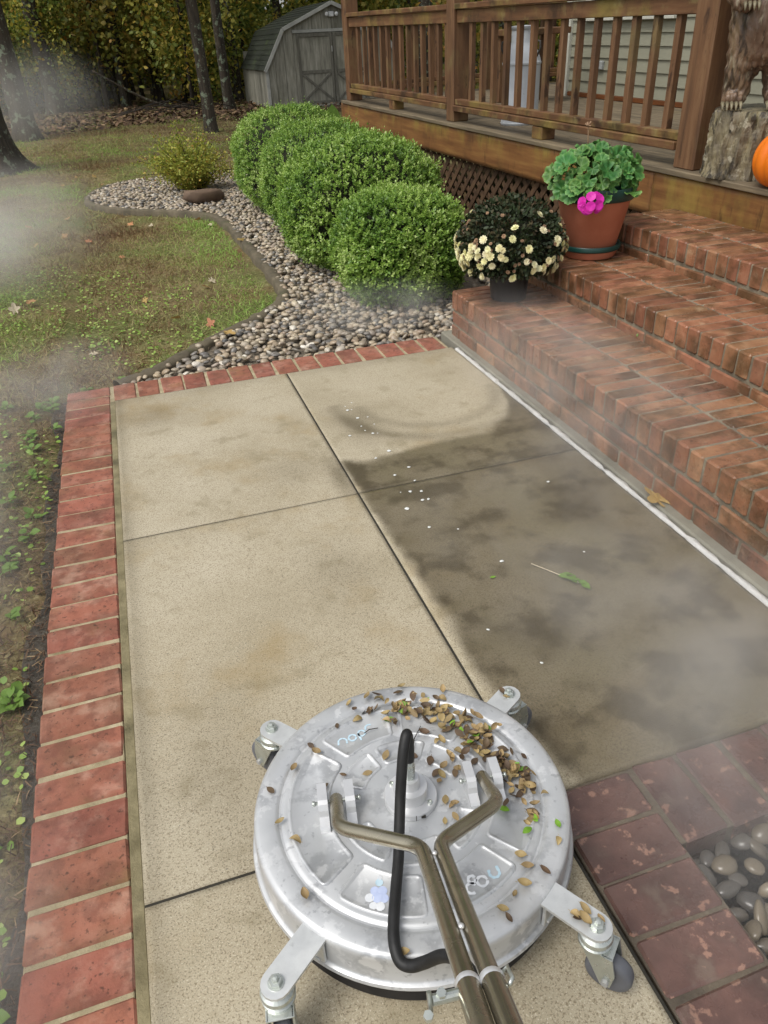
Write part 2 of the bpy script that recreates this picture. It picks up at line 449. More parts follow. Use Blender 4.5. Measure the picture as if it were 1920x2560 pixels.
MT['bear'] = mat('carved_wood', [(.2, '#3d3024'), (.45, '#665040'), (.7, '#887258'), (.9, '#a39274')], 6, stretch=(2, 2, .7), rough=.42, bump=.01, bscale=13, bstretch=(2.2, 2.2, .6), spec=.6, detail=8,
                 layers=[('#2b2018', 12, .5, .62, .85, (2.6, 2.6, .5)), ('#8a5a34', 3, .5, .72, .55), ('#a8a088', 16, .56, .68, .55, (2.6, 2.6, .5))])
MT['claw'] = mat('pale_claw', [(.3, '#5f5844'), (.7, '#8a8168')], 20, rough=.5)
MT['milk'] = mat('white_enamel', [(.3, '#a8adb4'), (.7, '#c0c5ca')], 5, rough=.5, layers=[('#4a4038', 16, .66, .72, .7), ('#8b9096', 5, .5, .8, .5)])
MT['dark_metal'] = mat('dark_metal', [(.3, '#2c2a28'), (.7, '#45423d')], 12, rough=.6)
MT['shed'] = mat('weathered_board', [(.25, '#67655b'), (.5, '#89877b'), (.75, '#a5a398')], 3.0, stretch=(7, 7, .8), rough=.85, bump=.003, bscale=6, bstretch=(7, 7, .6), rnd=.08, detail=7, layers=[('#4a4a3a', 1.2, .5, .8, .6)])
MT['shed_trim'] = mat('shed_trim', [(.3, '#8e8f8a'), (.7, '#a9aaa4')], 5, rough=.8)
MT['shed_dark'] = mat('weathered_brace', [(.3, '#55534b'), (.7, '#716f65')], 4, stretch=(5, 5, 1), rough=.85)
MT['roofing'] = mat('roof_shingle', [(.3, '#22261f'), (.6, '#32372c'), (.85, '#444a3a')], 14, rough=.9, bump=.006, bscale=30, rnd=.2, layers=[('#4a5a2c', 2.0, .5, .75, .5)])
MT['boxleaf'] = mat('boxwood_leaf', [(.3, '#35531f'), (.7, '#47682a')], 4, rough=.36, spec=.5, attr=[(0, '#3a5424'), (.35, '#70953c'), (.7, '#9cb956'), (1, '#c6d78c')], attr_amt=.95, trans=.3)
MT['twig'] = mat('dark_core_fill', [(.3, '#16180c'), (.7, '#272a16')], 20, rough=.9, bump=.01)  # dark fill for the added solid cores inside bush and mum foliage
MT['shrubleaf'] = mat('shrub_leaf', [(.3, '#6e7526'), (.7, '#8a8a2e')], 4, rough=.5, attr=[(0, '#6f8534'), (.4, '#98a244'), (.75, '#b3a84a'), (1, '#b98a44')], attr_amt=.9, trans=.25)
MT['woodleaf'] = mat('autumn_leaf', [(.3, '#5c6222'), (.7, '#77782a')], 1.2, rough=.55, rnd=.25, hue=.02, attr=[(0, '#54692f'), (.4, '#838c3e'), (.75, '#b8a84c'), (1, '#cfa24c')], attr_amt=.9, trans=.42)
MT['bark'] = mat('tree_bark', [(.25, '#211c17'), (.5, '#3a332a'), (.75, '#534a3e')], 7, stretch=(3, 3, .6), rough=.9, bump=.02, bscale=9, bstretch=(3, 3, .5), rnd=.15, layers=[('#7c8873', 8, .57, .62, .75), ('#97a08a', 20, .62, .66, .55)])
MT['bark_dark'] = mat('young_bark', [(.3, '#1a1712'), (.7, '#352d24')], 7, stretch=(3, 3, .6), rough=.9, rnd=.3)
MT['lawn'] = mat('lawn_soil', [(.2, '#463c2c'), (.45, '#66583f'), (.6, '#7a6e4e'), (.8, '#70744a')], 3.2, rough=.95, detail=9, bump=.02, bscale=24, spec=.1,
                 layers=[('#5e6c3a', 1.1, .44, .64, .7), ('#6f533c', 1.7, .52, .68, .6), ('#9d946e', 38, .54, .66, .6), ('#2a2319', 45, .56, .66, .7)])
MT['grass'] = mat('grass_blade', [(.3, '#5c6a2c'), (.7, '#707636')], 2, rough=.6, spec=.2, attr=[(0, '#6f543c'), (.3, '#a08f66'), (.55, '#94955a'), (1, '#93b45a')], attr_amt=1.0, trans=.25)
MT['clover'] = mat('clover_leaf', [(.3, '#4c7a30'), (.7, '#679540')], 4, rough=.5, attr=[(0, '#6a8838'), (.6, '#90ae4c'), (1, '#bcce78')], attr_amt=.9, trans=.25)
MT['litter'] = mat('leaf_litter', [(.3, '#4a3420'), (.7, '#6a4a30')], 3, rough=.85, attr=[(0, '#33261f'), (.5, '#54402f'), (.85, '#735a44'), (1, '#9a8462')], attr_amt=.9)
MT['deadleaf'] = mat('dry_leaf', [(.3, '#9a7448'), (.7, '#b08a5c')], 12, rough=.7, rnd=.35, hue=.03, trans=.1)
MT['paleleaf'] = mat('pale_dry_leaf', [(.3, '#a89a80'), (.7, '#c4b89e')], 12, rough=.7, rnd=.15)
MT['boxdead1'] = mat('dry_boxwood_tan', [(.3, '#83704a'), (.7, '#a08b62')], 60, rough=.6, rnd=.28, hue=.008)
MT['boxdead2'] = mat('dry_boxwood_brown', [(.3, '#413427'), (.7, '#64513c')], 60, rough=.6, rnd=.3, hue=.008)
MT['boxgreen'] = mat('fresh_boxwood', [(.3, '#5f8a26'), (.7, '#7ea83a')], 60, rough=.45, rnd=.2)
MT['pebble'] = mat('river_pebble', [(.2, '#5b5750'), (.4, '#80776a'), (.6, '#a0937e'), (.8, '#b0a38e')], 3.5, rough=.36, detail=3, rnd=.12, hue=.006, spec=.5, oramp=[(0, '#4a4a4c'), (.16, '#6c6863'), (.34, '#948874'), (.5, '#a8957a'), (.64, '#857a6e'), (.8, '#bcae94'), (.92, '#86705c'), (1, '#d4cec0')], oamt=.85, layers=[('#4d4a46', 30, .58, .7, .4), ('#b8ab96', 14, .62, .72, .4)])
MT['pebble_wet'] = mat('wet_pebble', [(.2, '#4b4740'), (.8, '#7d7464')], 5, rough=.22, detail=4, rnd=.12, spec=.5, oramp=[(0, '#2f2f30'), (.25, '#55514c'), (.5, '#6f6453'), (.7, '#4d4740'), (.9, '#82755f'), (1, '#9a917f')], oamt=.8, layers=[('#3c3832', 25, .54, .68, .5), ('#8d8470', 12, .58, .7, .4)])
MT['pebble_mass'] = mat('river_pebbles', [(.3, '#6f685c'), (.7, '#8d8372')], 9, rough=.42, detail=3, spec=.5, attr=[(0, '#4f4f50'), (.16, '#75716b'), (.34, '#9c907c'), (.5, '#b09e84'), (.64, '#8e8377'), (.8, '#c2b59c'), (.92, '#8f7a66'), (1, '#dad4c6')], attr_amt=.9, layers=[('#5a5448', 40, .55, .7, .4)])
MT['edging'] = mat('bed_edging', [(.3, '#4a4437'), (.6, '#635a49'), (.85, '#796f5d')], 9, rough=.85, bump=.003, bscale=60, layers=[('#4b5428', 4, .52, .72, .6)])
MT['rock'] = mat('sandstone_rock', [(.3, '#54443a'), (.6, '#6e5a48'), (.85, '#857260')], 5, rough=.8, bump=.006, bscale=14)
MT['geranium'] = mat('geranium_leaf', [(.3, '#2f5c2c'), (.7, '#3f7338')], 18, rough=.5, rnd=.25, hue=.02, trans=.15, attr=[(0, '#55863c'), (.6, '#3f7030'), (1, '#7aa356')], attr_amt=.8)
MT['magenta'] = mat('magenta_petal', [(.3, '#c81c9c'), (.7, '#e032b4')], 20, rough=.5, rnd=.1, trans=.2)
MT['mumleaf'] = mat('mum_leaf', [(.3, '#1f2a16'), (.7, '#33421f')], 20, rough=.6, attr=[(0, '#1b2413'), (.55, '#2c3a1d'), (.85, '#4a3a26'), (1, '#5f4a36')], attr_amt=.85)
MT['mumflower'] = mat('mum_petal', [(.3, '#d8d29a'), (.7, '#e8e2b0')], 20, rough=.6, rnd=.12, hue=.015, trans=.15, attr=[(0, '#ded78a'), (.5, '#ece6bc'), (1, '#f0ead2')], attr_amt=.7)
MT['mumbrown'] = mat('spent_flower', [(.3, '#7d5f48'), (.7, '#a3876a')], 30, rough=.8, rnd=.25)
MT['lamp'] = mat('floodlight_white', [(.3, '#c2c4c4'), (.7, '#d0d2d2')], 6, rough=.4)
MT['foam'] = mat('foam_bubble', [(.3, '#c9cbc8'), (.7, '#dddfdc')], 30, rough=.3)
# ------------------------------------------------------------------ ground
def graded(a, b, lo, hi, fine, coarse):
    L = list(np.arange(lo, hi + 1e-6, fine))
    x = hi; s = fine
    while x < b: s = min(s * 1.25, coarse); x += s; L.append(x)
    x = lo; s = fine
    while x > a: s = min(s * 1.25, coarse); x -= s; L.insert(0, x)
    return np.array(L)


def lawn_z(X, Y):
    z = -0.045 + 0.03 * (vnoise(X, Y, 1.6, 3, 3) - .5)
    z = z + np.clip((Y - 1.0) / 14, 0, 1) * 0.03
    z = np.where((X > -0.24) & (X < 3) & (Y < 7.6), -0.075, z)          # under the walk and the beds
    z = np.where((X > -0.42) & (X <= -0.185) & (Y < .25), -0.046, z)     # wet trench beside the brick edge
    return z


gx = graded(-70, 80, -2.2, 2.6, .07, 8); gy = graded(-40, 110, -3.6, 8.0, .07, 8)
X, Y = np.meshgrid(gx, gy)
V = np.stack([X, Y, lawn_z(X, Y)], -1).reshape(-1, 3)
i = np.arange(len(V)).reshape(X.shape)
q = np.stack([i[:-1, :-1], i[:-1, 1:], i[1:, 1:], i[1:, :-1]], -1).reshape(-1, 4)
lawn = obj('lawn', np_mesh('lawn', V, q.ravel(), np.arange(len(q)) * 4, np.full(len(q), 4), MT['lawn'], True))
tag(lawn, 'thin patchy lawn of brown and green grass left of the walk', kind='structure')

def trench(X, Y):
    return -.047 + .008 * (vnoise(X, Y, 9, 17, 3) - .5)


def ragged(name, xr, xl, y0, y1, mtl):
    ys_ = np.arange(y0, y1, .02); V = []; nn = 9
    for y in ys_:
        l = xl - .14 * (vnoise(np.array([y]), np.array([.3]), 3.1, 19, 3)[0] - .5)
        for k in range(nn): x = l + (xr - l) * k / (nn - 1); V.append((x, y, -.043 + .010 * (vnoise(np.array([x]), np.array([y]), 12, 17, 3)[0] - .5) - (.012 if k == 0 else 0)))
    F = [(i_ * nn + k, i_ * nn + k + 1, (i_ + 1) * nn + k + 1, (i_ + 1) * nn + k) for i_ in range(len(ys_) - 1) for k in range(nn - 1)]
    m = MB(); m.add(V, F); return m.build(name, mtl, None, True)


tag(ragged('wet_soil', -.183, -.245, -3.7, .2, MT['wet_soil']), 'dark wet soil strip beside the brick edging', kind='structure')

# ------------------------------------------------------------------ walkway slabs
LY = np.array([-2.6, -2.446, -2.366, -2.259, -2.162, -2.041, -1.91, -1.749, -1.599, -1.449, -1.196, -.919])
LX = np.array([.905, .870, .850, .832, .826, .822, .826, .824, .812, .806, .797, .790])
UX = np.array([.70, .806, .911, 1.022, 1.133, 1.194, 1.296, 1.419, 1.524, 1.586, 1.625, 1.7])
UY = np.array([-1.0, -.919, -.956, -.95, -.924, -.912, -.925, -.907, -.813, -.716, -.56, -.40])


def sstep(a, b, x):
    t = np.clip((x - a) / (b - a), 0, 1); return t * t * (3 - 2 * t)


def dirt_f(x, y):
    n1 = (vnoise(x, y, 14, 21, 3) - .5) * .03; n2 = (vnoise(x, y, 9, 31, 3) - .5) * .05
    dl = x - np.interp(y, LY, LX) + n1
    du = np.interp(x, UX, UY) - y + n2
    d = sstep(-.012, .03, dl) * sstep(-.012, .045, du)
    halo = .75 * np.exp(-((x - .77) / .035) ** 2) * np.exp(-((y + 1.05) / .12) ** 2)
    return np.maximum(d * (.82 + .18 * vnoise(x, y, 3, 41, 2)), halo * (x < .79))


def stain_f(x, y):
    n = vnoise(x, y, 4, 51, 3)
    s = .55 * np.exp(-(((x - .95) / .07) ** 2 + ((y + .66) / .17) ** 2))
    r = np.hypot(x - 1.30, y + .50)
    s = s + .5 * np.exp(-((r - .40) / .035) ** 2) * (y < -.45) + .35 * np.exp(-((r - .30) / .03) ** 2) * (y < -.5)
    s = s + .45 * np.exp(-((x - .03) / .03) ** 2) + .22 * np.exp(-((y + .03) / .05) ** 2)
    s = s + .4 * np.exp(-(((x - .16) / .12) ** 2 + ((y + .25) / .12) ** 2)) + .3 * np.exp(-(((x - .62) / .1) ** 2 + ((y + 1.62) / .22) ** 2))
    s = s + .3 * np.exp(-(((x - .62) / .14) ** 2 + ((y + .95) / .1) ** 2)) + .35 * np.exp(-(((x - .2) / .12) ** 2 + ((y + 2.2) / .25) ** 2))
    return np.clip(s * (.5 + n), 0, 1)


walk = empty('walkway'); tag(walk, 'concrete walkway of jointed slabs, half cleaned, with red brick edging', kind='structure')
sz = lambda X, Y: 0.0022 * (vnoise(X, Y, 3, 61, 2) - .5)
J = 0.0038
for (x0, x1, y0, y1) in ((.022, .796 - J, -1.187 + J, -.004), (.796 + J, 1.630, -1.187 + J, -.004), (.022, .796 - J, -2.443 + J, -1.187 - J),
                         (.796 + J, 1.630, -2.472, -1.187 - J), (.022, .796 - J, -4.2, -2.443 - J)):
    o = obj('slab', grid_mesh('slab', x0, x1, y0, y1, .0125, MT['concrete'], sz, {'dirt': dirt_f, 'stain': stain_f}, True, .09), walk)
m = MB(); m.box((.82, -1.236, -.048), (1.60, 2.47, .09), .002); m.box((.4, -3.33, -.048), (.8, 1.72, .09), .002); m.build('joint_filler', MT['joint'], walk)
# footing ledge below the step wall and the white caulk line on its edge
pts = [(1.646, y, .004 + .002 * math.sin(y * 9)) for y in np.arange(-3.4, -.02, .04)]
m = MB(); V = []; F = []
for k, y in enumerate(np.arange(-3.4, -.03, .03)):
    wv = .0035 * math.sin(y * 31) + .003 * math.sin(y * 83 + 1) + random.uniform(-.0015, .0015)
    h = .0065 + random.uniform(-.001, .001)
    a, b = 1.6335 + wv * .6, 1.649 - wv
    V += [(a, y, -.004), (a + .003, y, h), (b - .003, y, h), (b, y, -.004)]
    if k:
        for t in range(3): F.append((4 * k - 4 + t, 4 * k - 3 + t, 4 * k + 1 + t, 4 * k + t))
m.add(V, [tuple(reversed(f)) for f in F])
m.build('caulk_line', MT['caulk'], walk, True)
m = MB(); m.box((1.692, -1.63, -.04), (.08, 3.66, .11), .006); m.build('footing', MT['strip'], walk)


# ------------------------------------------------------------------ bricks
def brick_meshes(name, dims, m_, n=5, ch=.005, jit=.0012):
    out = []
    for k in range(n):
        b = MB(); b.box((0, 0, 0), dims, ch, None, jit); out.append(b.mesh(name, m_))
    return out


def lay(ms, parent, c, rz=0.0, wob=.0025):
    o = obj('brick', random.choice(ms), parent, (c[0] + random.uniform(-wob, wob) * .5, c[1] + random.uniform(-wob, wob) * .4, c[2] + random.uniform(-wob, wob) * .5))
    o.rotation_euler = (random.uniform(-.006, .006), random.uniform(-.006, .006), rz + random.uniform(-.008, .008) + (math.pi if random.random() < .5 else 0))
    return o


P = .1025
edge = empty('brick_edging', (-.0935, .19, 0)); tag(edge, 'red brick soldier edging along the left and far side of the walk', 'brick edging')
EO = Vector((-.0935, .19, 0))
bm_ = brick_meshes('brick', (.186, P - .0095, .07), MT['brick_red'], 8, .005, .0022)
for k in range(37):
    lay(bm_, edge, Vector((-.0935, .18 - P * (k + .5) + .0, -.036)) - EO)
far_ms = brick_meshes('brick', (.1065 - .0105, .184, .07), MT['brick_red'], 8, .005, .002)
for k in range(15):
    lay(far_ms, edge, Vector((.012 + .1065 * (k + .5), .096, -.036)) - EO)
m = MB(); m.box(tuple(Vector((-.0925, -1.81, -.045)) - EO), (.18, 3.98, .078), .002); m.box(tuple(Vector((.81, .095, -.045)) - EO), (1.62, .182, .0785), .002)
m.build('mortar', MT['mortar'], edge)
m = MB(); m.box(tuple(Vector((.011, -2.02, -.047)) - EO), (.0225, 4.03, .09), .002); m.build('mortar', MT['mortar_moss'], edge)

edge2 = empty('brick_edging', (.9, -2.56, 0)); tag(edge2, 'wet dark red brick edging where the walk narrows by the machine', 'brick edging')
E2 = Vector((.9, -2.56, 0))
cr_ms = brick_meshes('brick', (.0985, .184, .07), MT['brick_wet'], 5, .005, .002)
cl_ms = brick_meshes('brick', (.188, .0945, .07), MT['brick_wet'], 5, .005, .002)
for k in range(9):
    x = 1.003 + .1075 * (k + .5)
    if x < 1.80: lay(cr_ms, edge2, Vector((x, -2.568, -.036)) - E2)
for k in range(13):
    lay(cl_ms, edge2, Vector((.902, -2.477 - P * (k + .5), -.036)) - E2)
m = MB(); m.box(tuple(Vector((1.325, -2.567, -.044)) - E2), (.96, .182, .077), .002); m.box(tuple(Vector((.9025, -3.15, -.045)) - E2), (.194, 1.34, .078), .002)
m.build('mortar', MT['mortar_wet'], edge2)

# ------------------------------------------------------------------ brick steps
steps = empty('brick_steps', (1.687, .14, 0)); tag(steps, 'three wide weathered red brick steps up to the wooden porch', 'steps')
SO = Vector((1.687, .14, 0))
row_ms = brick_meshes('brick', (.200, .0565, .090), MT['brick_step'], 6, .006, .0014)
str_ms = brick_meshes('brick', (.090, .190, .056), MT['brick_step'], 5, .005, .0014)
PI_ = .0657
core = MB()
for s_, (x0, h, ye, nc) in enumerate(((1.687, .236, -2.75, 2), (2.098, .370, -2.3, 1), (2.508, .502, -1.9, 1))):
    n = int((.14 - ye) / PI_)
    for k in range(n):
        y = .14 - PI_ * (k + .5)
        lay(row_ms, steps, Vector((x0 + .100, y, h - .045)) - SO)
        lay(row_ms, steps, Vector((x0 + .309, y - .004, h - .0455)) - SO)
    for c_ in range(nc):
        zc = h - .102 - .0285 - .067 * c_
        ns = int((.14 - ye) / .2)
        for k in range(ns + 1):
            y = .14 - .2 * (k + .5) + (.1 if c_ % 2 else 0)
            if c_ % 2 and k == 0: y = .14 - .2 * .25 + .0; continue
            lay(str_ms, steps, Vector((x0 + .0455, y, zc)) - SO)
        if c_ % 2:
            o = obj('brick', brick_meshes('brick', (.09, .09, .056), MT['brick_step'], 1)[0], steps, Vector((x0 + .0455, .095, zc)) - SO)
    core.box(tuple(Vector((x0 + .2125, (.134 + ye) / 2, (h - .005 - .1) / 2)) - SO), (.41, .134 - ye, h - .005 + .1), .002)
core.build('mortar', MT['mortar_step'], steps)
m = MB()
for a in (0, 2.1, 4.2):
    m.add([(0, 0, 0), (.012 * math.cos(a), .012 * math.sin(a), .014), (.02 * math.cos(a + .3), .02 * math.sin(a + .3), .012), (.012 * math.cos(a + .7), .012 * math.sin(a + .7), .015)], [(0, 1, 2, 3)])
tag(m.build('sprout', MT['clover'], None, loc=(2.085, -.83, .24)), 'tiny green sprout in the joint behind the lowest brick tread', 'sprout')

# ------------------------------------------------------------------ bed edging and pebbles
bed_path = catmull([(.03, .275, 0), (.22, .39, 0), (.465, .652, 0), (.825, 1.0, 0), (1.037, 1.29, 0), (1.10, 1.707, 0), (1.09, 2.88, 0), (1.02, 4.18, 0), (.653, 4.72, 0),
                    (.2, 5.1, 0), (-.13, 5.75, 0), (-.06, 6.5, 0), (.22, 7.0, 0), (.65, 7.15, 0), (1.15, 7.2, 0)], 10)
V = []; F = []
for k, q in enumerate(bed_path):
    t = (bed_path[min(k + 1, len(bed_path) - 1)] - bed_path[max(k - 1, 0)]).normalized(); n = Vector((-t.y, t.x, 0))
    wd = .037 + .007 * math.sin(k * 1.7) + .004 * math.sin(k * 5.1)
    for a, z in ((-1.1, -.07), (-1, -.008), (-.8, .002), (0, .008), (.8, .002), (1, -.008), (1.1, -.07)):
        V.append(q + n * a * wd + Vector((0, 0, z + .003 * math.sin(k * 2.3 + a) - .022)))
    if k:
        for j in range(6): F.append((7 * k - 7 + j, 7 * k - 6 + j, 7 * k + 1 + j, 7 * k + j))
m = MB(); m.add(V, F); tag(m.build('bed_edging', MT['edging'], None, True), 'dark curved concrete edging between the lawn and the pebble bed', 'edging')

poly = [(q.x, q.y) for q in bed_path] + [(2.6, 7.6), (3.0, 7.6), (2.96, .2), (.03, .2)]


def inside(px, py, poly):
    r = np.zeros(len(px), bool); n = len(poly)
    for a in range(n):
        x1, y1 = poly[a]; x2, y2 = poly[(a + 1) % n]
        c = ((y1 > py) != (y2 > py)) & (px < (x2 - x1) * (py - y1) / (y2 - y1 + 1e-12) + x1)
        r ^= c
    return r


bed = empty('pebble_bed'); tag(bed, 'bed of mixed river pebbles round the clipped bushes', kind='structure')
m = MB(); m.add([(a, b, -.052) for a, b in poly], [tuple(range(len(poly)))])
me = m.mesh('bed_soil', MT['bed_floor']); o = obj('bed_soil', me, bed)
if me.polygons[0].normal.z < 0: me.flip_normals()
import bmesh
ICO = []
for k in range(5):
    b = bmesh.new(); bmesh.ops.create_icosphere(b, subdivisions=2 if k < 5 else 1, radius=1.0)
    r = np.random.default_rng(100 + k); off = r.normal(size=(3, 3)) * .6
    for v in b.verts:
        c = np.array(v.co)
        s = 1 + .12 * math.sin(c @ off[0] * 2.2 + k) + .09 * math.sin(c @ off[1] * 3.1)
        v.co = v.co * s
    b.verts.index_update()
    ICO.append((np.array([v.co[:] for v in b.verts]), np.array([[v.index for v in f.verts] for f in b.faces])))
    b.free()
ICO1 = []
for k in range(4):
    b = bmesh.new(); bmesh.ops.create_icosphere(b, subdivisions=1, radius=1.0)
    r = np.random.default_rng(200 + k); off = r.normal(size=(3, 3)) * .6
    for v in b.verts:
        c = np.array(v.co); v.co = v.co * (1 + .14 * math.sin(c @ off[0] * 2.2 + k) + .08 * math.sin(c @ off[1] * 3.1))
    b.verts.index_update()
    ICO1.append((np.array([v.co[:] for v in b.verts]), np.array([[v.index for v in f.verts] for f in b.faces])))
    b.free()


def poisson(n, box, rmin, ok, seed):
    r = np.random.default_rng(seed); cell = rmin; G = {}; out = []
    P_ = np.stack([r.uniform(box[0], box[1], n), r.uniform(box[2], box[3], n)], -1)
    P_ = P_[ok(P_[:, 0], P_[:, 1])]
    for x, y in P_:
        i_, j_ = int(x // cell), int(y // cell); bad = False
        for a in (-1, 0, 1):
            for b in (-1, 0, 1):
                for (u, v_) in G.get((i_ + a, j_ + b), ()):
                    if (u - x) ** 2 + (v_ - y) ** 2 < rmin * rmin: bad = True; break
                if bad: break
            if bad: break
        if not bad: G.setdefault((i_, j_), []).append((x, y)); out.append((x, y))
    return np.array(out)


def vis(px, py):
    k = inside(px, py, poly)
    return k & ((px < 1.75) | (py < .95) | (px > 2.3))


def rotq(r):
    q_ = r.normal(size=4); q_ /= np.linalg.norm(q_); w_, x, y, z = q_
    return np.array([[1 - 2 * (y * y + z * z), 2 * (x * y - z * w_), 2 * (x * z + y * w_)], [2 * (x * y + z * w_), 1 - 2 * (x * x + z * z), 2 * (y * z - x * w_)], [2 * (x * z - y * w_), 2 * (y * z + x * w_), 1 - 2 * (x * x + y * y)]])


pr = np.random.default_rng(5)
PB = poisson(26000, (-.2, 3.0, .19, 7.5), .026, vis, 5)
PB = PB[np.argsort(np.hypot(PB[:, 0] - .245, PB[:, 1] + 3.33))]
peb_me = []
for k in range(5):
    Vv, Ff = ICO[k]
    peb_me.append(np_mesh('pebble', Vv, Ff.ravel(), np.arange(len(Ff)) * 3, np.full(len(Ff), 3), MT['pebble'], True))


wet_me = [q.copy() for q in peb_me]
for q in wet_me: q.materials.clear(); q.materials.append(MT['pebble_wet'])


def put_pebble(x, y, z, s, parent, ms=None):
    o = obj('pebble', (ms or peb_me)[pr.integers(5)], parent, (x, y, z))
    o.scale = (s * pr.uniform(.85, 1.35), s * pr.uniform(.75, 1.0), s * pr.uniform(.42, .65))
    o.rotation_euler = (pr.normal() * .35, pr.normal() * .35, pr.uniform(0, 6.28))


NIND = 235
for (x, y) in PB[:NIND]:
    put_pebble(x, y, -.034 + pr.uniform(-.006, .012), pr.uniform(.015, .024), bed)
VV = []; FF = []; AA = []; base = 0
rest = PB[NIND:]
extra = rest[pr.random(len(rest)) < .75]; extra = extra + pr.normal(size=extra.shape) * .009; extra = extra[inside(extra[:, 0], extra[:, 1], poly)]
for lst, dz in ((rest, 0.0), (extra, .010)):
    for (x, y) in lst:
        Vv, Ff = ICO1[pr.integers(4)]
        s = pr.uniform(.015, .026); A = rotq(pr); Wv = (Vv * np.array([s * 1.2, s * .9, s * .55])) @ np.array([[math.cos(a := pr.uniform(0, 6.28)), math.sin(a), 0], [-math.sin(a), math.cos(a), 0], [0, 0, 1]])
        t = pr.normal() * .4; Wv = Wv @ np.array([[1, 0, 0], [0, math.cos(t), math.sin(t)], [0, -math.sin(t), math.cos(t)]])
        VV.append(Wv + np.array([x, y, -.034 + dz + pr.uniform(-.006, .012)])); FF.append(Ff + base); base += len(Vv); AA.append(np.full(len(Vv), pr.random()))
VV = np.concatenate(VV); FF = np.concatenate(FF)
o = obj('pebble_mass', np_mesh('pebble_mass', VV, FF.ravel(), np.arange(len(FF)) * 3, np.full(len(FF), 3), MT['pebble_mass'], True, {'var': np.concatenate(AA)}), bed); o['kind'] = 'stuff'

bed2 = empty('pebble_bed'); tag(bed2, 'corner bed of large wet river pebbles beside the dark brick edging', kind='structure')
m = MB(); m.add([(.99, -3.8, -.075), (1.66, -3.8, -.075), (1.66, -2.65, -.075), (.99, -2.65, -.075)], [(0, 1, 2, 3)]); m.build('bed_soil', MT['soil'], bed2)
P2 = poisson(4000, (1.0, 1.66, -3.5, -2.67), .025, lambda a, b: a > 0, 9)
P2 = P2[np.argsort(np.hypot(P2[:, 0] - 1.05, P2[:, 1] + 2.75))]
for (x, y) in P2[:250]:
    put_pebble(x, y, -.05 + pr.uniform(-.008, .014), pr.uniform(.014, .026), bed2, wet_me)

# the flat brown rock beside the yellow shrub
Vv, Ff = ICO[2]
rk = np.sign(Vv) * np.abs(Vv) ** .8 * np.array([.21, .13, .10]); rk = rk + .016 * np.sin(rk[:, [1, 2, 0]] * 31 + 1) + .006 * np.sin(rk[:, [2, 0, 1]] * 83); rk[:, 2] = np.clip(rk[:, 2], -.03, .07) - .05 * rk[:, 0]
o = obj('rock', np_mesh('rock', rk, Ff.ravel(), np.arange(len(Ff)) * 3, np.full(len(Ff), 3), MT['rock'], False), None, (1.02, 5.05, .02), (0, 0, .4)); tag(o, 'flat brown sandstone rock lying beside the yellow shrub', 'rock')
# ------------------------------------------------------------------ porch
DM = Matrix(((0.999023, -0.043678, -0.006768), (0.043568, 0.998928, -0.015623), (0.007443, 0.015312, 0.999855)))
DO = Vector((2.94, 0.0, 0.5))


def dw(x, y, z):
    return DO + DM @ Vector((x, y, z))


porch = empty('porch', DO, DM); tag(porch, 'brown stained wooden porch with railing, lattice skirt and mossy fascia', 'porch')
FZ = .175
UP = Matrix(((0, 0, -1), (-1, 0, 0), (0, 1, 0)))     # sheet (u, v, n) -> (x' = -n, y' = -u, z' = v)
for (ya, yb, zb) in ((.352, 5.72, -.07), (-3.2, .348, -.07)):
    af = (lambda u, v: np.clip((v - .03) / .1, 0, 1) * .9 + .1 * (vnoise(u, v, 5, 71, 2) > .5)) if ya > 0 else (lambda u, v: np.clip(.25 + .75 * vnoise(u, v, 2.2, 77, 3), 0, 1))
    me = grid_mesh('fascia_board', -yb, -ya, zb, FZ - .03, .03, MT['fascia'], None, {'algae': af}, False, .038)
    o = obj('fascia_board', me, porch); o.rotation_euler = UP.to_euler()
nb = 13
for k in range(nb):
    m = MB(); x0 = -.018 + .142 * k
    m.box((x0 + .0685, 1.23, FZ - .014), (.136, 8.86, .028), .004); m.build('floor_board', MT['deck_board'], porch)
for k in range(10):
    m = MB(); m.box((1.832 + .142 * k + .0685, 4.97, FZ - .014), (.136, 1.38, .028), .004); m.build('floor_board', MT['deck_board'], porch)
post_m = MB(); post_m.box((0, 0, 1.19), (.135, .135, 2.38), .006); post_me = post_m.mesh('post', MT['wood_v'])
bigp = MB(); bigp.box((0, 0, 1.19), (.15, .15, 2.38), .006); big_me = bigp.mesh('post', MT['wood_v'])
obj('post', big_me, porch, (.105, .175, FZ))
for x, y in ((.0975, 2.975), (.0975, 5.535), (1.7, 5.535), (3.15, 5.535), (.0975, -2.9)):
    obj('post', post_me, porch, (x, y, FZ))
bal = []
for k in range(4):
    m = MB(); m.box((0, 0, .29), (.038, .040, .60), .003, None, .002); bal.append(m.mesh('baluster', MT['wood_v']))


def rail(ax, a, b, fixed, xs, out=-1):
    """two boards above, two below, balusters between; ax 0 = along x', 1 = along y'"""
    c = (a + b) / 2; L = abs(b - a)

    def bx(name, off, z0, z1, th, ll=0):
        m = MB()
        if ax == 1: m.box((fixed + off, c, (z0 + z1) / 2), (th, L + ll, z1 - z0), .004)
        else: m.box((c, fixed + off, (z0 + z1) / 2), (L + ll, th, z1 - z0), .004)
        m.build(name, MT['wood'], porch)
    bx('top_rail', 0, .835, .918, .04)
    bx('rail_cap', 0, .922, .958, .085)
    bx('bottom_rail', -.004, .297, .336, .06)
    bx('bottom_rail', -.012, .254, .294, .085)
    for x in xs:
        o = obj('baluster', random.choice(bal), porch, (fixed + .012, x, .30) if ax == 1 else (x, fixed + .012, .30))
        o.rotation_euler = (random.uniform(-.008, .008), random.uniform(-.006, .006), random.choice((0, math.pi)))


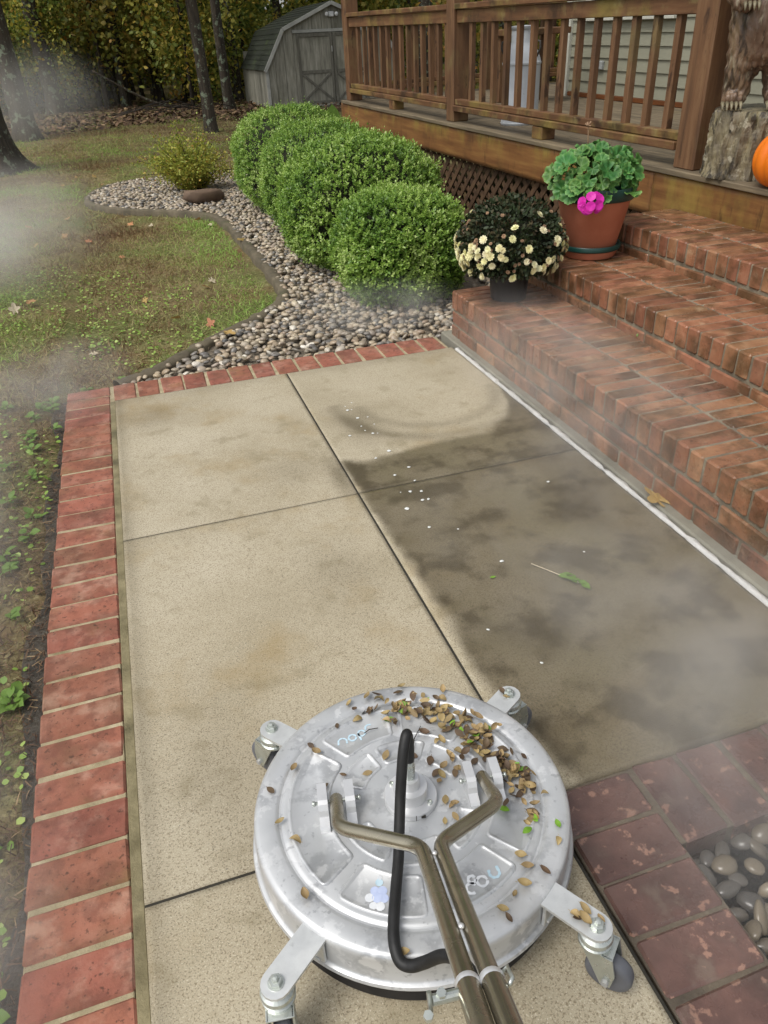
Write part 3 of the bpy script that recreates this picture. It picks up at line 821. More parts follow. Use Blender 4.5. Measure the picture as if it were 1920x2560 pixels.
rail(1, .255, 2.905, .075, np.linspace(2.70, .411, 14))
rail(1, 3.045, 5.465, .075, np.linspace(5.27, 3.128, 14))
rail(0, .17, 1.63, 5.52, np.linspace(.32, 1.5, 9))
rail(0, 1.77, 3.08, 5.52, np.linspace(1.9, 2.95, 8))
for y in (1.61, 4.25):
    m = MB(); m.box((.075, y, FZ + .0385), (.10, .13, .075), .004); m.build('spacer_block', MT['wood'], porch)
m = MB(); m.box((.105, 1.3, FZ + 2.46), (.14, 9.2, .16), .006); m.build('roof_beam', MT['wood'], porch)
# lattice skirt: front slats one way, back slats the other
zt, zb2 = -.072, -.56
H = zt - zb2
for k in range(50):
    y0 = .15 + .118 * k
    for lay_, (sg, x) in enumerate(((1, .046), (-1, .053))):
        a = (y0 + (H if sg > 0 else 0)); b = (y0 + (0 if sg > 0 else H))
        pa = Vector((x, a, zb2)); pb = Vector((x, b, zt))
        lo_y, hi_y = .15, 5.70
        d = pb - pa
        t0, t1 = 0.0, 1.0
        if d.y > 0: t0 = max(t0, (lo_y - pa.y) / d.y); t1 = min(t1, (hi_y - pa.y) / d.y)
        else: t0 = max(t0, (hi_y - pa.y) / d.y); t1 = min(t1, (lo_y - pa.y) / d.y)
        if t1 - t0 < .08: continue
        m = MB(); m.bar(pa + d * t0, pa + d * t1, .007, .040, up=(0, -d.z, d.y), ch=.001); m.build('lattice_slat', MT['lattice'], porch)
m = MB(); m.box((.10, 2.9, -.3), (.03, 5.7, .04), .003); m.build('lattice_rail', MT['lattice'], porch)
m = MB(); m.box((.03, 5.69, -.31), (.04, .06, .48), .003); m.build('skirt_post', MT['lattice'], porch)

# ------------------------------------------------------------------ house
house = empty('house', dw(1.82, 4.2, 0), DM); tag(house, 'pale grey green clapboard house behind the porch railing', 'house')
m = MB(); m.box((2.1, -3.6, .95), (4.1, 7.15, 3.5), .01); m.build('wall', MT['siding'], house)
# local house frame: x' - 1.82, y' - 4.2
for k in range(24):
    z = .215 + .0965 * k
    m = MB()
    V = [(.042, 0, z), (.028, 0, z), (.043, 0, z + .102), (.048, 0, z + .102)]
    ya, yb = -.075, -7.1
    V = [(.020, ya, z), (.020, yb, z), (.036, yb, z + .1), (.036, ya, z + .1), (.06, ya, z), (.06, yb, z), (.06, yb, z + .1), (.06, ya, z + .1)]
    m.add(V, [(0, 3, 2, 1), (4, 5, 6, 7), (0, 1, 5, 4), (3, 7, 6, 2), (0, 4, 7, 3), (1, 2, 6, 5)])
    m.build('siding_board', MT['siding'], house)
m = MB(); m.box((.02, -.03, 1.35), (.05, .085, 2.5), .004); m.build('corner_trim', MT['trim'], house)
m = MB(); m.box((.02, -3.6, .195), (.04, 7.0, .036), .003); m.build('baseboard', MT['redwood'], house)
m = MB(); m.box((.012, -.585, .446), (.03, .115, .07), .006); ob = m.build('outlet_box', MT['grey_box'], house)
wf = MB()
for (yc, zc, dy, dz) in ((-.93, .84, 1.24, .06), (-.93, 1.95, 1.24, .09), (-1.51, 1.4, .09, 1.06), (-.35, 1.4, .09, 1.06)):
    wf.box((.01, yc, zc), (.04, dy, dz), .005)
wo = wf.build('window', MT['trim'], house)
m = MB(); m.box((.004, -.93, .80), (.06, 1.3, .025), .004); m.build('sill', MT['trim'], wo)
MT['pane'] = mat('window_pane', [(.3, '#20262a'), (.7, '#2a3034')], 2, rough=.08, spec=.8)
m = MB(); m.box((.03, -.93, 1.4), (.01, 1.07, 1.05), .001); m.build('pane', MT['pane'], wo)
# ------------------------------------------------------------------ flat surface cleaner
SCL = Vector((.517, -2.494, 0))
sc = empty('surface_cleaner', SCL); sc.rotation_euler = (0, 0, R(-9.61))
tag(sc, 'round aluminium surface cleaner on four casters with a twin tube handle', 'surface cleaner')
ZT = .142


def L3(s, t, z): return Vector((s, -t, z))


m = MB()
m.lathe([(.20, ZT), (.226, ZT), (.231, ZT - .001), (.2345, ZT - .004), (.238, ZT - .004), (.2415, ZT - .001), (.246, ZT + .0005), (.272, ZT + .0005), (.279, ZT - .002), (.2825, ZT - .007), (.2835, ZT - .014), (.2835, .082), (.286, .079), (.2905, .077), (.2925, .072), (.2905, .0665), (.286, .0645), (.281, .0645), (.278, .07)], 128, cap=False)
m.lathe([(.2, ZT), (0.0, ZT)], 128, cap=False)
o = m.build('housing', MT['alu'], sc); smooth_by_angle(o, 40)
m = MB(); m.lathe([(.268, .075), (.274, .07), (.277, .012), (.275, .006), (.266, .006), (.262, .07)], 160, rib=lambda a, z: 1 + (.006 * math.sin(a * 80) if z < .03 else 0)); m.build('brush_skirt', MT['brush'], sc)


def sector(r0, r1, a0, a1, rc=.012, n=10):
    """rounded ring sector outline, counter-clockwise"""
    pts = []
    for (r, a, sr, sa) in ((r0, a0, 1, 1), (r1, a0, -1, 1), (r1, a1, -1, -1), (r0, a1, 1, -1)):
        da = rc / r
        cx = (r + sr * rc, a + sa * rc / (r + sr * rc))
        c = Vector((cx[0] * math.cos(cx[1]), cx[0] * math.sin(cx[1])))
        er = Vector((math.cos(cx[1]), math.sin(cx[1]))); ea = Vector((-er.y, er.x))
        st = {(1, 1): (-er, -ea), (-1, 1): (-ea, er), (-1, -1): (er, ea), (1, -1): (ea, -er)}[(sr, sa)]
        seq = {(1, 1): (-er, -ea), (-1, 1): (-ea, er), (-1, -1): (er, ea), (1, -1): (ea, -er)}[(sr, sa)]
        for k in range(5):
            t = k / 4 * math.pi / 2; pts.append(c + (seq[0] * math.cos(t) + seq[1] * math.sin(t)) * rc)
        nxt = {(1, 1): None, (-1, 1): (r1, a0, a1), (-1, -1): None, (1, -1): (r0, a1, a0)}[(sr, sa)]
        if nxt:
            rr, b0, b1 = nxt; sgn = 1 if b1 > b0 else -1; e_ = rc / (rr)
            b0 += sgn * e_; b1 -= sgn * e_
            for k in range(1, n): t = b0 + (b1 - b0) * k / n; pts.append(Vector((rr * math.cos(t), rr * math.sin(t))))
    return pts


def panel(r0, r1, c, hw, rc=.012):
    P_ = sector(r0, r1, R(c - hw), R(c + hw), rc)
    n = len(P_); ctr = sum(P_, Vector((0, 0))) / n
    V = []; m = MB()
    nr = []
    for k in range(n):
        t = (P_[(k + 1) % n] - P_[k - 1]).normalized(); nr.append(Vector((-t.y, t.x)))
    area = sum(P_[k].x * P_[(k + 1) % n].y - P_[(k + 1) % n].x * P_[k].y for k in range(n))
    sg = 1 if area > 0 else -1
    for ins, z in ((0, ZT - .0005), (.0015, ZT + .0022), (.004, ZT + .0034), (.0065, ZT + .0022), (.009, ZT + .0006)):
        for k in range(n): q = P_[k] + nr[k] * ins * sg; V.append((q.x, q.y, z))
    F = [(l * n + k, l * n + (k + 1) % n, (l + 1) * n + (k + 1) % n, (l + 1) * n + k) for l in range(4) for k in range(n)]
    F.append(tuple(4 * n + k for k in range(n)))
    if sg < 0: F = [tuple(reversed(f)) for f in F]
    m.add(V, F); o = m.build('embossed_panel', MT['alu'], sc); smooth_by_angle(o, 60)


for c, hw in ((0, 41), (180, 41), (67, 20.5), (113, 20.5), (247, 20.5), (293, 20.5)): panel(.146, .222, c, hw)
for c, hw in ((90, 23), (270, 23), (42, 21), (138, 21), (222, 21), (318, 21)): panel(.084, .134, c, hw, .01)

# hub with flange, screws, hex fitting
m = MB(); m.lathe([(0, ZT), (.047, ZT), (.048, ZT + .001), (.048, ZT + .012), (.0465, ZT + .0135), (.0315, ZT + .0135), (.031, ZT + .015), (.031, ZT + .036), (.030, ZT + .038), (.018, ZT + .038), (.0175, ZT + .039), (.0165, ZT + .056), (.0155, ZT + .058), (0, ZT + .058)], 64)
hub = m.build('hub', MT['alu_bright'], sc); smooth_by_angle(hub, 30)
for a in (50, 140, 230, 320):
    m = MB(); x, y = .0395 * math.cos(R(a)), .0395 * math.sin(R(a)); m.lathe([(.0, 0), (.0047, 0), (.0047, .0035), (.003, .004), (.0028, .0015), (0, .0015)], 14, (x, y, ZT + .0133)); o = m.build('screw', MT['zinc'], hub); smooth_by_angle(o, 30)
m = MB(); m.lathe([(.0095, ZT + .057), (.0095, ZT + .09), (.0085, ZT + .093), (.0075, ZT + .118), (.0, ZT + .118)], 6); m.build('hex_fitting', MT['zinc'], hub)
m = MB(); m.box((.002, -.0475, ZT + .0065), (.0012, .002, .0125), .0002); m.box((.015, -.0455, ZT + .006), (.008, .004, .005), .0005); m.build('flange_slot', MT['joint'], hub)

# hose
hp = [(0, 0, .245), (.0, 0, .285), (-.003, .004, .315), (-.010, .018, .306), (-.016, .032, .285), (-.026, .06, .233), (-.036, .10, .194), (-.043, .13, .170), (-.056, .18, .163), (-.068, .232, .160), (-.071, .262, .156),
      (-.066, .282, .150), (-.052, .292, .153), (-.033, .299, .170), (-.008, .316, .212), (.012, .35, .250), (.03, .41, .275), (.055, .455, .280), (.09, .475, .25), (.15, .50, .18), (.22, .58, .06), (.25, .7, .012), (.2, .95, .012)]
m = MB(); m.tube([L3(*q) for q in catmull(hp, 8)], .0092, 14); m.build('hose', MT['rubber'], sc, True)

# handle brackets, tubes, sleeves
C30, S30 = math.cos(R(30)), math.sin(R(30))


def HP(s, e, up=0): return L3(s, e * C30 - up * S30, .167 + e * S30 + up * C30)


def fillet(P_, r, n=7):
    P_ = [Vector(q) for q in P_]; out = [P_[0]]
    for k in range(1, len(P_) - 1):
        a = (P_[k - 1] - P_[k]).normalized(); b = (P_[k + 1] - P_[k]).normalized()
        for j in range(n + 1):
            t = j / n; out.append((1 - t) ** 2 * (P_[k] + a * r) + 2 * t * (1 - t) * P_[k] + t * t * (P_[k] + b * r))
    out.append(P_[-1]); return out


for sd in (-1, 1):
    m = MB()
    pth = fillet([HP(sd * .133, -.006), HP(sd * .134, .107), HP(sd * .0135, .214), HP(sd * .0135, 1.2)], .026, 8)
    m.tube(pth, .0118, 20); tb = m.build('handle_tube', MT['steel'], sc); smooth_by_angle(tb, 50)
    m = MB(); m.tube([HP(sd * .0135, .530), HP(sd * .0135, .5315), HP(sd * .0135, .537), HP(sd * .0135, .54)], [.0125, .0145, .0145, .0128], 20); o = m.build('collar', MT['alu_bright'], tb); smooth_by_angle(o, 40)
    m = MB(); m.tube([HP(sd * .0138, .536), HP(sd * .0138, 1.2)], .0134, 20); o = m.build('sleeve', MT['steel'], tb); smooth_by_angle(o, 50)
    for ds in (-.024, .024):
        m = MB(); s0 = sd * .133 + ds
        # upright bracket block with a step and a rounded front
        prof = [(-.034, ZT), (-.034, ZT + .036), (-.030, ZT + .040), (.006, ZT + .040), (.014, ZT + .037), (.020, ZT + .028), (.024, ZT + .018), (.040, ZT + .014), (.044, ZT + .010), (.044, ZT)]
        V = [L3(s0 - .0085, t, z) for t, z in prof] + [L3(s0 + .0085, t, z) for t, z in prof]; n = len(prof)
        F = [(k, (k + 1) % n, n + (k + 1) % n, n + k) for k in range(n)] + [tuple(reversed(range(n))), tuple(range(n, 2 * n))]
        m.add(V, F); o = m.build('bracket', MT['alu_bright'], sc)
    m = MB(); m.tube([L3(sd * .133 - .041, 0, .167), L3(sd * .133 + .041, 0, .167)], .0032, 10)
    m.tube([L3(sd * .133 - .043, 0, .167), L3(sd * .133 - .038, 0, .167)], .005, 10); m.tube([L3(sd * .133 + .038, 0, .167), L3(sd * .133 + .043, 0, .167)], .005, 10)
    m.build('pivot_pin', MT['zinc'], sc, True)
for e in (.255, .44, .62, .75):
    m = MB(); m.lathe([(0, 0), (.004, 0), (.004, .002), (.0025, .0035), (0, .004)], 10, tuple(HP(0, e, .007))); m.build('weld_bolt', MT['alu_bright'], sc, True)
m = MB(); m.tube([HP(-.026, .545), HP(-.055, .548)], .006, 12); m.tube([HP(-.058, .548, -.012), HP(-.058, .548, .010)], .0028, 8); m.lathe([(.0, 0), (.0055, 0), (.0055, .006), (.0, .006)], 6, tuple(HP(-.045, .548, .004))); m.lathe([(.0, 0), (.0055, 0), (.0055, .006), (.0, .006)], 6, tuple(HP(-.062, .556, -.012)))
m.build('height_clamp', MT['zinc'], sc)
m = MB(); m.tube([HP(.027, .530, .004), HP(.033, .528, .008), HP(.034, .545, .006), HP(.028, .55, .002)], .0025, 8); m.build('clamp_ring', MT['zinc'], sc, True)
m = MB(); m.tube([HP(-.26, 1.19), HP(.26, 1.19)], .013, 14); o = m.build('grip_bar', MT['steel'], sc, True)

# casters
wr = Matrix.Rotation(R(9.61), 3, 'Z')
for (s, t, tr) in ((-.246, -.217, (-.02, .03)), (.248, -.218, (.035, .012)), (-.251, .273, (-.004, -.028)), (.242, .274, (.024, -.028))):
    bolt = L3(s, t, 0); rad = Vector((bolt.x, bolt.y, 0)).normalized(); sidev = Vector((-rad.y, rad.x, 0))
    r_b = math.hypot(s, t); za = .136
    m = MB(); V = []; hw_ = .0235
    outl = [rad * .279 + sidev * hw_, rad * .279 - sidev * hw_]
    for k in range(9):
        a = -math.pi / 2 + math.pi * k / 8; outl.append(bolt + (rad * math.cos(a) + sidev * math.sin(a)) * hw_)
    n = len(outl); V = [(q.x, q.y, za) for q in outl] + [(q.x, q.y, za - .006) for q in outl]
    m.add(V, [tuple(range(n)), tuple(reversed(range(n, 2 * n)))] + [(k, n + k, n + (k + 1) % n, (k + 1) % n) for k in range(n)])
    M4 = Matrix(((rad.x, sidev.x, 0, 0), (rad.y, sidev.y, 0, 0), (0, 0, 1, 0), (0, 0, 0, 1)))
    m.box((.288, 0, .108), (.006, .047, .05), .001, M4); m.box((.286, .0, .085), (.016, .03, .005), .001, M4)
    arm = m.build('caster_arm', MT['steel_arm'], sc)
    if True:
        fix = arm.data; fix.validate()
    m = MB(); m.lathe([(0, 0), (.0125, 0), (.0125, .0015), (0, .0015)], 20, (bolt.x, bolt.y, za + .0003))
    m.lathe([(.0105, .0015), (.0105, .008), (.009, .0095), (.006, .0095), (.0055, .014), (.004, .0155), (0, .016)], 6, (bolt.x, bolt.y, za)); m.build('bolt', MT['zinc'], arm)
    td = (wr @ Vector((tr[0], tr[1], 0))); td.z = 0; tdn = td.normalized(); ax_ = Vector((-tdn.y, tdn.x, 0))
    m = MB(); m.lathe([(0, .134), (.012, .134), (.012, .129), (.020, .129), (.0255, .1245), (.027, .119), (.0255, .114), (.022, .111), (.026, .108), (.026, .103), (.0, .103)], 28, (bolt.x, bolt.y, -.004))
    F4 = Matrix(((tdn.x, ax_.x, 0, bolt.x), (tdn.y, ax_.y, 0, bolt.y), (0, 0, 1, 0), (0, 0, 0, 1)))
    m.box((.010, 0, .098), (.048, .040, .004), .001, F4)
    for sd in (-1, 1):
        V = [(-.014, sd * .018, .100), (.034, sd * .018, .100), (.042, sd * .018, .060), (.038, sd * .018, .026), (.022, sd * .018, .026), (.006, sd * .018, .06)]
        V2 = [(x, y + sd * .003, z) for x, y, z in V]; n = len(V)
        m.add(V + V2, [tuple(range(n)), tuple(reversed(range(n, 2 * n)))] + [(k, n + k, n + (k + 1) % n, (k + 1) % n) for k in range(n)], F4)
    fk = m.build('fork', MT['zinc'], arm)
    bpy.context.view_layer.update()
    WM = F4 @ Matrix.Translation((.030, 0, .038)) @ Matrix.Rotation(math.pi / 2, 4, 'X')
    m = MB(); m.lathe([(.020, -.013), (.030, -.0135), (.0355, -.011), (.038, -.006), (.038, .006), (.0355, .011), (.030, .0135), (.020, .013)], 36, M=WM); m.build('wheel', MT['wheel'], arm, True)
    m = MB(); m.lathe([(0, -.0125), (.020, -.0115), (.0205, 0), (.020, .0115), (0, .0125)], 24, M=WM); m.lathe([(0, -.027), (.006, -.027), (.006, .027), (0, .027)], 6, M=WM); m.build('wheel_hub', MT['wheel_hub'], arm)

# worn hand-painted marks on the housing
ZP = ZT + .0014


def ribbon(name, pts, wdt, mtl):
    m = MB(); V = []; n = len(pts); pts = [Vector((q[0], -q[1], 0)) for q in pts]
    for k in range(n):
        t = (pts[min(k + 1, n - 1)] - pts[max(k - 1, 0)]).normalized(); nn = Vector((-t.y, t.x, 0))
        wv = wdt * (1 + .25 * math.sin(k * 1.9))
        V += [pts[k] + nn * wv / 2, pts[k] - nn * wv / 2]
    V = [(v.x, v.y, ZP) for v in V]
    m.add(V, [(2 * k, 2 * k + 1, 2 * k + 3, 2 * k + 2) for k in range(n - 1)])
    o = m.build(name, MT[mtl], sc)
    if o.data.polygons[0].normal.z < 0: o.data.flip_normals()


def arc(cx, cy, r, a0, a1, n=16): return [(cx + r * math.cos(R(a0 + (a1 - a0) * k / n)), cy + r * math.sin(R(a0 + (a1 - a0) * k / n))) for k in range(n + 1)]


ribbon('painted_letter', arc(.086, .177, .0085, 0, 350), .0045, 'paint_white')
ribbon('painted_letter', arc(.066, .186, .0085, 60, 330), .0045, 'paint_white')
ribbon('painted_letter', arc(.070, .171, .006, 0, 340), .005, 'paint_white')
ribbon('painted_letter', [(.100, .160)] + arc(.109, .166, .0085, 200, -20) + [(.115, .155)], .0045, 'paint_blue')
ribbon('painted_letter', [(-.117, -.143)] + arc(-.108, -.150, .0085, 160, 380) + [(-.099, -.145)], .0032, 'paint_blue')
ribbon('painted_letter', arc(-.088, -.157, .0075, 0, 350), .0038, 'paint_blue')
ribbon('painted_letter', arc(-.069, -.165, .007, 0, 350), .0036, 'paint_blue')
ribbon('painted_letter', [(-.076, -.166), (-.073, -.155), (-.071, -.148)], .0036, 'paint_blue')
ribbon('painted_letter', arc(-.052, -.176, .008, 150, 300), .0036, 'paint_blue')
for (s, t, r_, mm) in ((-.088, .163, .0075, 'paint_lilac'), (-.076, .165, .008, 'paint_lilac'), (-.098, .173, .0075, 'paint_white'), (-.086, .175, .0085, 'paint_lilac'), (-.075, .178, .0075, 'paint_lilac'), (-.094, .187, .0065, 'paint_white'), (-.083, .190, .0075, 'paint_white'), (-.079, .150, .0065, 'paint_blue'), (-.077, .142, .004, 'paint_white')):
    m = MB(); m.add([(s + r_ * math.cos(a), -t + r_ * math.sin(a), ZP + random.uniform(0, .0004)) for a in np.linspace(0, 2 * math.pi, 14)[:-1]], [tuple(range(13))]); m.build('painted_dot', MT[mm], sc)

# ------------------------------------------------------------------ dry boxwood leaves on the machine
def curl_leaf(ln, wd, curl, seed):
    r = random.Random(seed); m = MB(); V = []; n = 7
    for k in range(n):
        u = k / (n - 1); hw_ = wd * math.sin(math.pi * min(1, u * .92 + .04)) ** .8 * .5
        z = curl * ln * (u - .5) ** 2 + r.uniform(-.0003, .0003)
        V += [((u - .5) * ln, hw_, z + abs(curl) * hw_ * .9), ((u - .5) * ln, 0, z), ((u - .5) * ln, -hw_, z + abs(curl) * hw_ * .9)]
    for k in range(n - 1):
        a = 3 * k; m.add([], []); m.f += [(a, a + 1, a + 4, a + 3), (a + 1, a + 2, a + 5, a + 4)]; m.m += [0, 0]
    m.v = V
    m.add([(ln * .48, .0004, 0), (ln * .48, -.0004, 0), (ln * .62, -.0003, .001), (ln * .62, .0003, .001)], [(0, 1, 2, 3)])
    return m


LV = {}
for key, n in (('boxdead1', 6), ('boxdead2', 5), ('boxgreen', 3)):
    LV[key] = [curl_leaf(.0165, .0098, random.uniform(-1.2, 1.6), 10 * k).mesh('fallen_leaf', MT[key], True) for k in range(n)]
LAB = {'boxdead1': 'small tan dry leaf', 'boxdead2': 'small dark brown dry leaf', 'boxgreen': 'small fresh green leaf'}
lr = np.random.default_rng(77)
line = [(-.05, -.235), (.0, -.215), (.03, -.20), (.07, -.20), (.10, -.19), (.13, -.15), (.15, -.115), (.155, -.08), (.175, -.045), (.205, -.015), (.20, .02), (.19, .06), (.185, .085)]
wts = np.array([.5, 1, 1.6, 1, 1.6, 1.5, 2.4, 1.8, 1.4, 1.3, 1.2, 1.0, .6]); wts /= wts.sum()
spots = []
for k in range(205):
    c = line[lr.choice(len(line), p=wts)]; spots.append((c[0] + lr.normal() * .019, c[1] + lr.normal() * .017))
for k in range(38): spots.append((lr.normal() * .05 + .09, lr.normal() * .06 - .07))
spots += [(-.21, .05), (-.235, .01), (-.16, -.13), (-.17, -.15), (-.115, -.07), (-.155, -.05), (-.145, -.02), (-.07, -.065), (-.25, -.06), (-.20, .155), (-.115, -.19), (.19, .18), (.15, .195), (.165, .165), (.23, .13), (.24, .1), (-.205, -.10), (.13, .21), (-.105, -.015),
          (-.06, .27), (.11, .245), (.105, .23), (.05, .06), (.07, .055), (.075, .03), (.16, .145), (-.03, -.10), (.02, -.085), (.03, -.27), (.09, -.15)]
spots += [(.2495, .268), (.225, .262), (.232, .248), (.215, .252), (.24, -.21), (.235, -.226), (-.225, -.21), (.218, .258)]
rzm = Matrix.Rotation(R(-9.61), 3, 'Z')
nl = 0
for (s, t) in spots:
    rr = math.hypot(s, t)
    if (rr > .277 and rr < .315) or (abs(s) < .03 and t > .02 and rr < .25) or rr < .05: continue
    if abs(abs(s) - .133) < .036 and -.036 < t < .046: continue
    key = 'boxdead1' if (u := lr.random()) < .62 else ('boxdead2' if u < .94 else 'boxgreen')
    q = SCL + rzm @ L3(s, t, 0)
    zone = 'on the right front caster arm' if (rr > .3 and s > 0 and t > 0) else 'on a rear caster arm' if rr > .3 else 'in the heap behind the right bracket' if (s > .1 and -.16 < t < -.03) else 'along the far rim of the disc' if t < -.15 else 'by the right rim of the disc' if s > .14 else 'beside the central hub' if rr < .13 else 'on the left part of the disc' if s < 0 else 'on the near right part of the disc'
    zb_ = (.138 if rr > .3 else ZT + .0035) + (lr.uniform(0, .010) if nl < 185 else lr.uniform(0, .001))
    o = obj('fallen_leaf', LV[key][lr.integers(len(LV[key]))], None, (q.x, q.y, zb_ + .0015)); k_ = lr.uniform(.8, 1.5); o.scale = (k_, k_ * lr.uniform(.85, 1.15), k_)
    o.rotation_euler = (lr.normal() * (.45 if nl < 185 else .2), lr.normal() * (.4 if nl < 185 else .15), lr.uniform(0, 6.28)); tag(o, LAB[key] + ' lying ' + zone, 'leaf', LAB[key] + ' ' + zone); nl += 1
for k, (s, t, a, ln, nm) in enumerate(((.035, -.13, 1.0, .06, 'longest dark twig lying behind the hose on the machine'), (-.05, -.165, .15, .03, 'short brown twig beside the pale blue paint on the machine'), (.12, -.03, 1.2, .03, 'short bent twig lying by the right handle bracket'))):
    q = SCL + rzm @ L3(s, t, ZT + .005); m = MB(); m.tube([(-ln / 2, 0, 0), (-ln * .1, ln * .05, .003), (ln / 2, -.002, .001)], [.0008, .0011, .0007], 6)
    tag(m.build('twig', MT['bark_dark'], None, True, q, (0, 0, a)), nm, 'twig')
# ------------------------------------------------------------------ terracotta pot with geranium
gp = empty('geranium_pot', (2.335, -.035, .371)); tag(gp, 'large terracotta pot with green rim and attached saucer on the middle brick step', 'flower pot')
m = MB(); m.lathe([(0, .035), (.112, .035), (.118, .04), (.168, .265), (.172, .27), (.165, .275), (.155, .262), (.12, .2), (0, .2)], 56); o = m.build('pot_body', MT['terracotta'], gp); smooth_by_angle(o, 40)
m = MB(); m.lathe([(.160, .262), (.178, .262), (.184, .268), (.190, .312), (.188, .318), (.182, .318), (.174, .29), (.158, .28)], 56); o = m.build('rim', MT['green_plastic'], gp); smooth_by_angle(o, 40)
m = MB(); m.lathe([(0, .002), (.118, .002), (.122, .006), (.132, .036), (.126, .036), (.116, .01), (0, .01)], 56); sa = m.build('saucer', MT['terracotta'], gp); smooth_by_angle(sa, 40)
m = MB(); m.lathe([(.130, .036), (.138, .036), (.144, .042), (.145, .056), (.141, .062), (.134, .060), (.130, .052)], 56); o = m.build('saucer_rim', MT['green_plastic'], sa); smooth_by_angle(o, 40)
m = MB(); m.lathe([(0, .272), (.164, .268)], 24); m.build('soil', MT['soil'], gp)


def geranium_leaf(seed):
    r = np.random.default_rng(seed); m = MB(); n = 30; V = [(0, 0, -.12)]
    for ring, rr in ((1, .35), (2, .7), (3, 1.0)):
        for k in range(n):
            a = R(-152 + 304 * k / (n - 1)); lobe = 1 + (.10 * abs(math.sin(a * 3.6)) - .05 + .05 * math.sin(a * 17)) * (rr if ring > 1 else 0)
            z = -.12 + .28 * rr ** 1.5 + .11 * rr * math.sin(a * 7.2 + seed) + r.uniform(-.01, .01)
            V.append((rr * lobe * math.cos(a), rr * lobe * math.sin(a), z))
    F = [(0, 1 + k, 2 + k) for k in range(n - 1)]
    for q in range(2):
        for k in range(n - 1): a = 1 + q * n + k; F.append((a, a + n, a + n + 1, a + 1))
    m.add(V, F); me = m.mesh('leaf', MT['geranium'], True)
    at = me.attributes.new('var', 'FLOAT', 'POINT'); at.data.foreach_set('value', np.array([0] + [.2] * n + [.6] * n + [.95] * n, dtype=np.float32))
    return me


GL = [geranium_leaf(k) for k in range(5)]
plant = empty('geranium', (2.335, -.035, .645)); tag(plant, 'green geranium plant with one bright magenta flower head in the terracotta pot', 'geranium')
gr = np.random.default_rng(12); stems = MB()
for k in range(118):
    a = gr.uniform(0, 6.283); el = math.acos(gr.uniform(-.22, 1)); rad = gr.uniform(.5, 1.0) ** .45
    if el > 1.5 and rad < .8: rad = .9
    rx = .215 * rad; d = np.array([math.sin(el) * math.cos(a), math.sin(el) * math.sin(a), math.cos(el)])
    # fuller on the left, taller in the middle right
    q = d * np.array([rx, rx, .165 * rad]) + np.array([-.012, .008, .055])
    q[2] = max(q[2], .0 + (.0 if math.hypot(q[0], q[1]) < .2 else -.06) + gr.uniform(0, .05))
    s = gr.uniform(.028, .052) * (1 if el < 1.2 else .9)
    o = obj('leaf', GL[gr.integers(5)], plant, q); o.scale = (s, s, s)
    nrm = Vector(d * np.array([.9, .9, .7])) + Vector((-.15, -.25, .35)) + Vector(gr.normal(size=3) * .25); nrm.normalize()
    o.rotation_mode = 'QUATERNION'; o.rotation_quaternion = nrm.to_track_quat('Z', 'Y') @ Matrix.Rotation(gr.uniform(0, 6.28), 3, 'Z').to_quaternion()
    if k % 2 == 0: stems.tube([(q[0] * .15, q[1] * .15, 0), (q[0] * .6, q[1] * .6, q[2] * .75), tuple(q - np.array(nrm) * s * .1)], [.004, .003, .002], 5)
stems.build('stems', mat('geranium_stem', [(.3, '#5a7a38'), (.7, '#7a9448')], 20, rough=.6), plant, True)


def flower_mesh(name, petals, ln, wd, mtl, cup=.25, seed=0):
    r = random.Random(seed); m = MB()
    for k in range(petals):
        a = 2 * math.pi * k / petals + r.uniform(-.1, .1); c, s = math.cos(a), math.sin(a); V = []
        for u, w_, z in ((.05, .12, 0), (.45, .5, cup * .3), (.85, .55, cup * .7), (1.0, .2, cup * .8)):
            for sg in (1, -1): x, y = u * ln, sg * w_ * wd; V.append((x * c - y * s, x * s + y * c, z * ln + r.uniform(-.02, .02) * ln))
        m.add(V, [(0, 1, 3, 2), (2, 3, 5, 4), (4, 5, 7, 6)])
    me = m.mesh(name, MT[mtl], True)
    return me


MF = [flower_mesh('floret', 5, .021, .022, 'magenta', .2, k) for k in range(3)]
fc = Vector((-.125, -.175, .0))
for k in range(24):
    d = Vector(gr.normal(size=3)); d.normalize(); d.z *= .8; d += Vector((-.25, -.4, .1))
    o = obj('floret', MF[k % 3], plant, fc + d * .042); o.rotation_mode = 'QUATERNION'; o.rotation_quaternion = (d.normalized() + Vector((-.2, -.4, .15))).to_track_quat('Z', 'Y')
m = MB(); m.tube([(-.05, 0, .02), (-.075, -.08, .06), tuple(fc)], .0025, 6); m.build('flower_stalk', MT['clover'], plant, True)
m = MB(); m.tube([(-.04, .02, .12), (-.045, .03, .25), (-.05, .03, .30)], [.003, .0025, .002], 6)
for k in range(5): m.tube([(-.05, .03, .29), (-.05 + .014 * math.cos(k * 1.3), .03 + .014 * math.sin(k * 1.3), .305 - .004 * k)], [.0015, .005], 6)
m.build('dry_flower_stalk', MT['mumbrown'], plant, True)

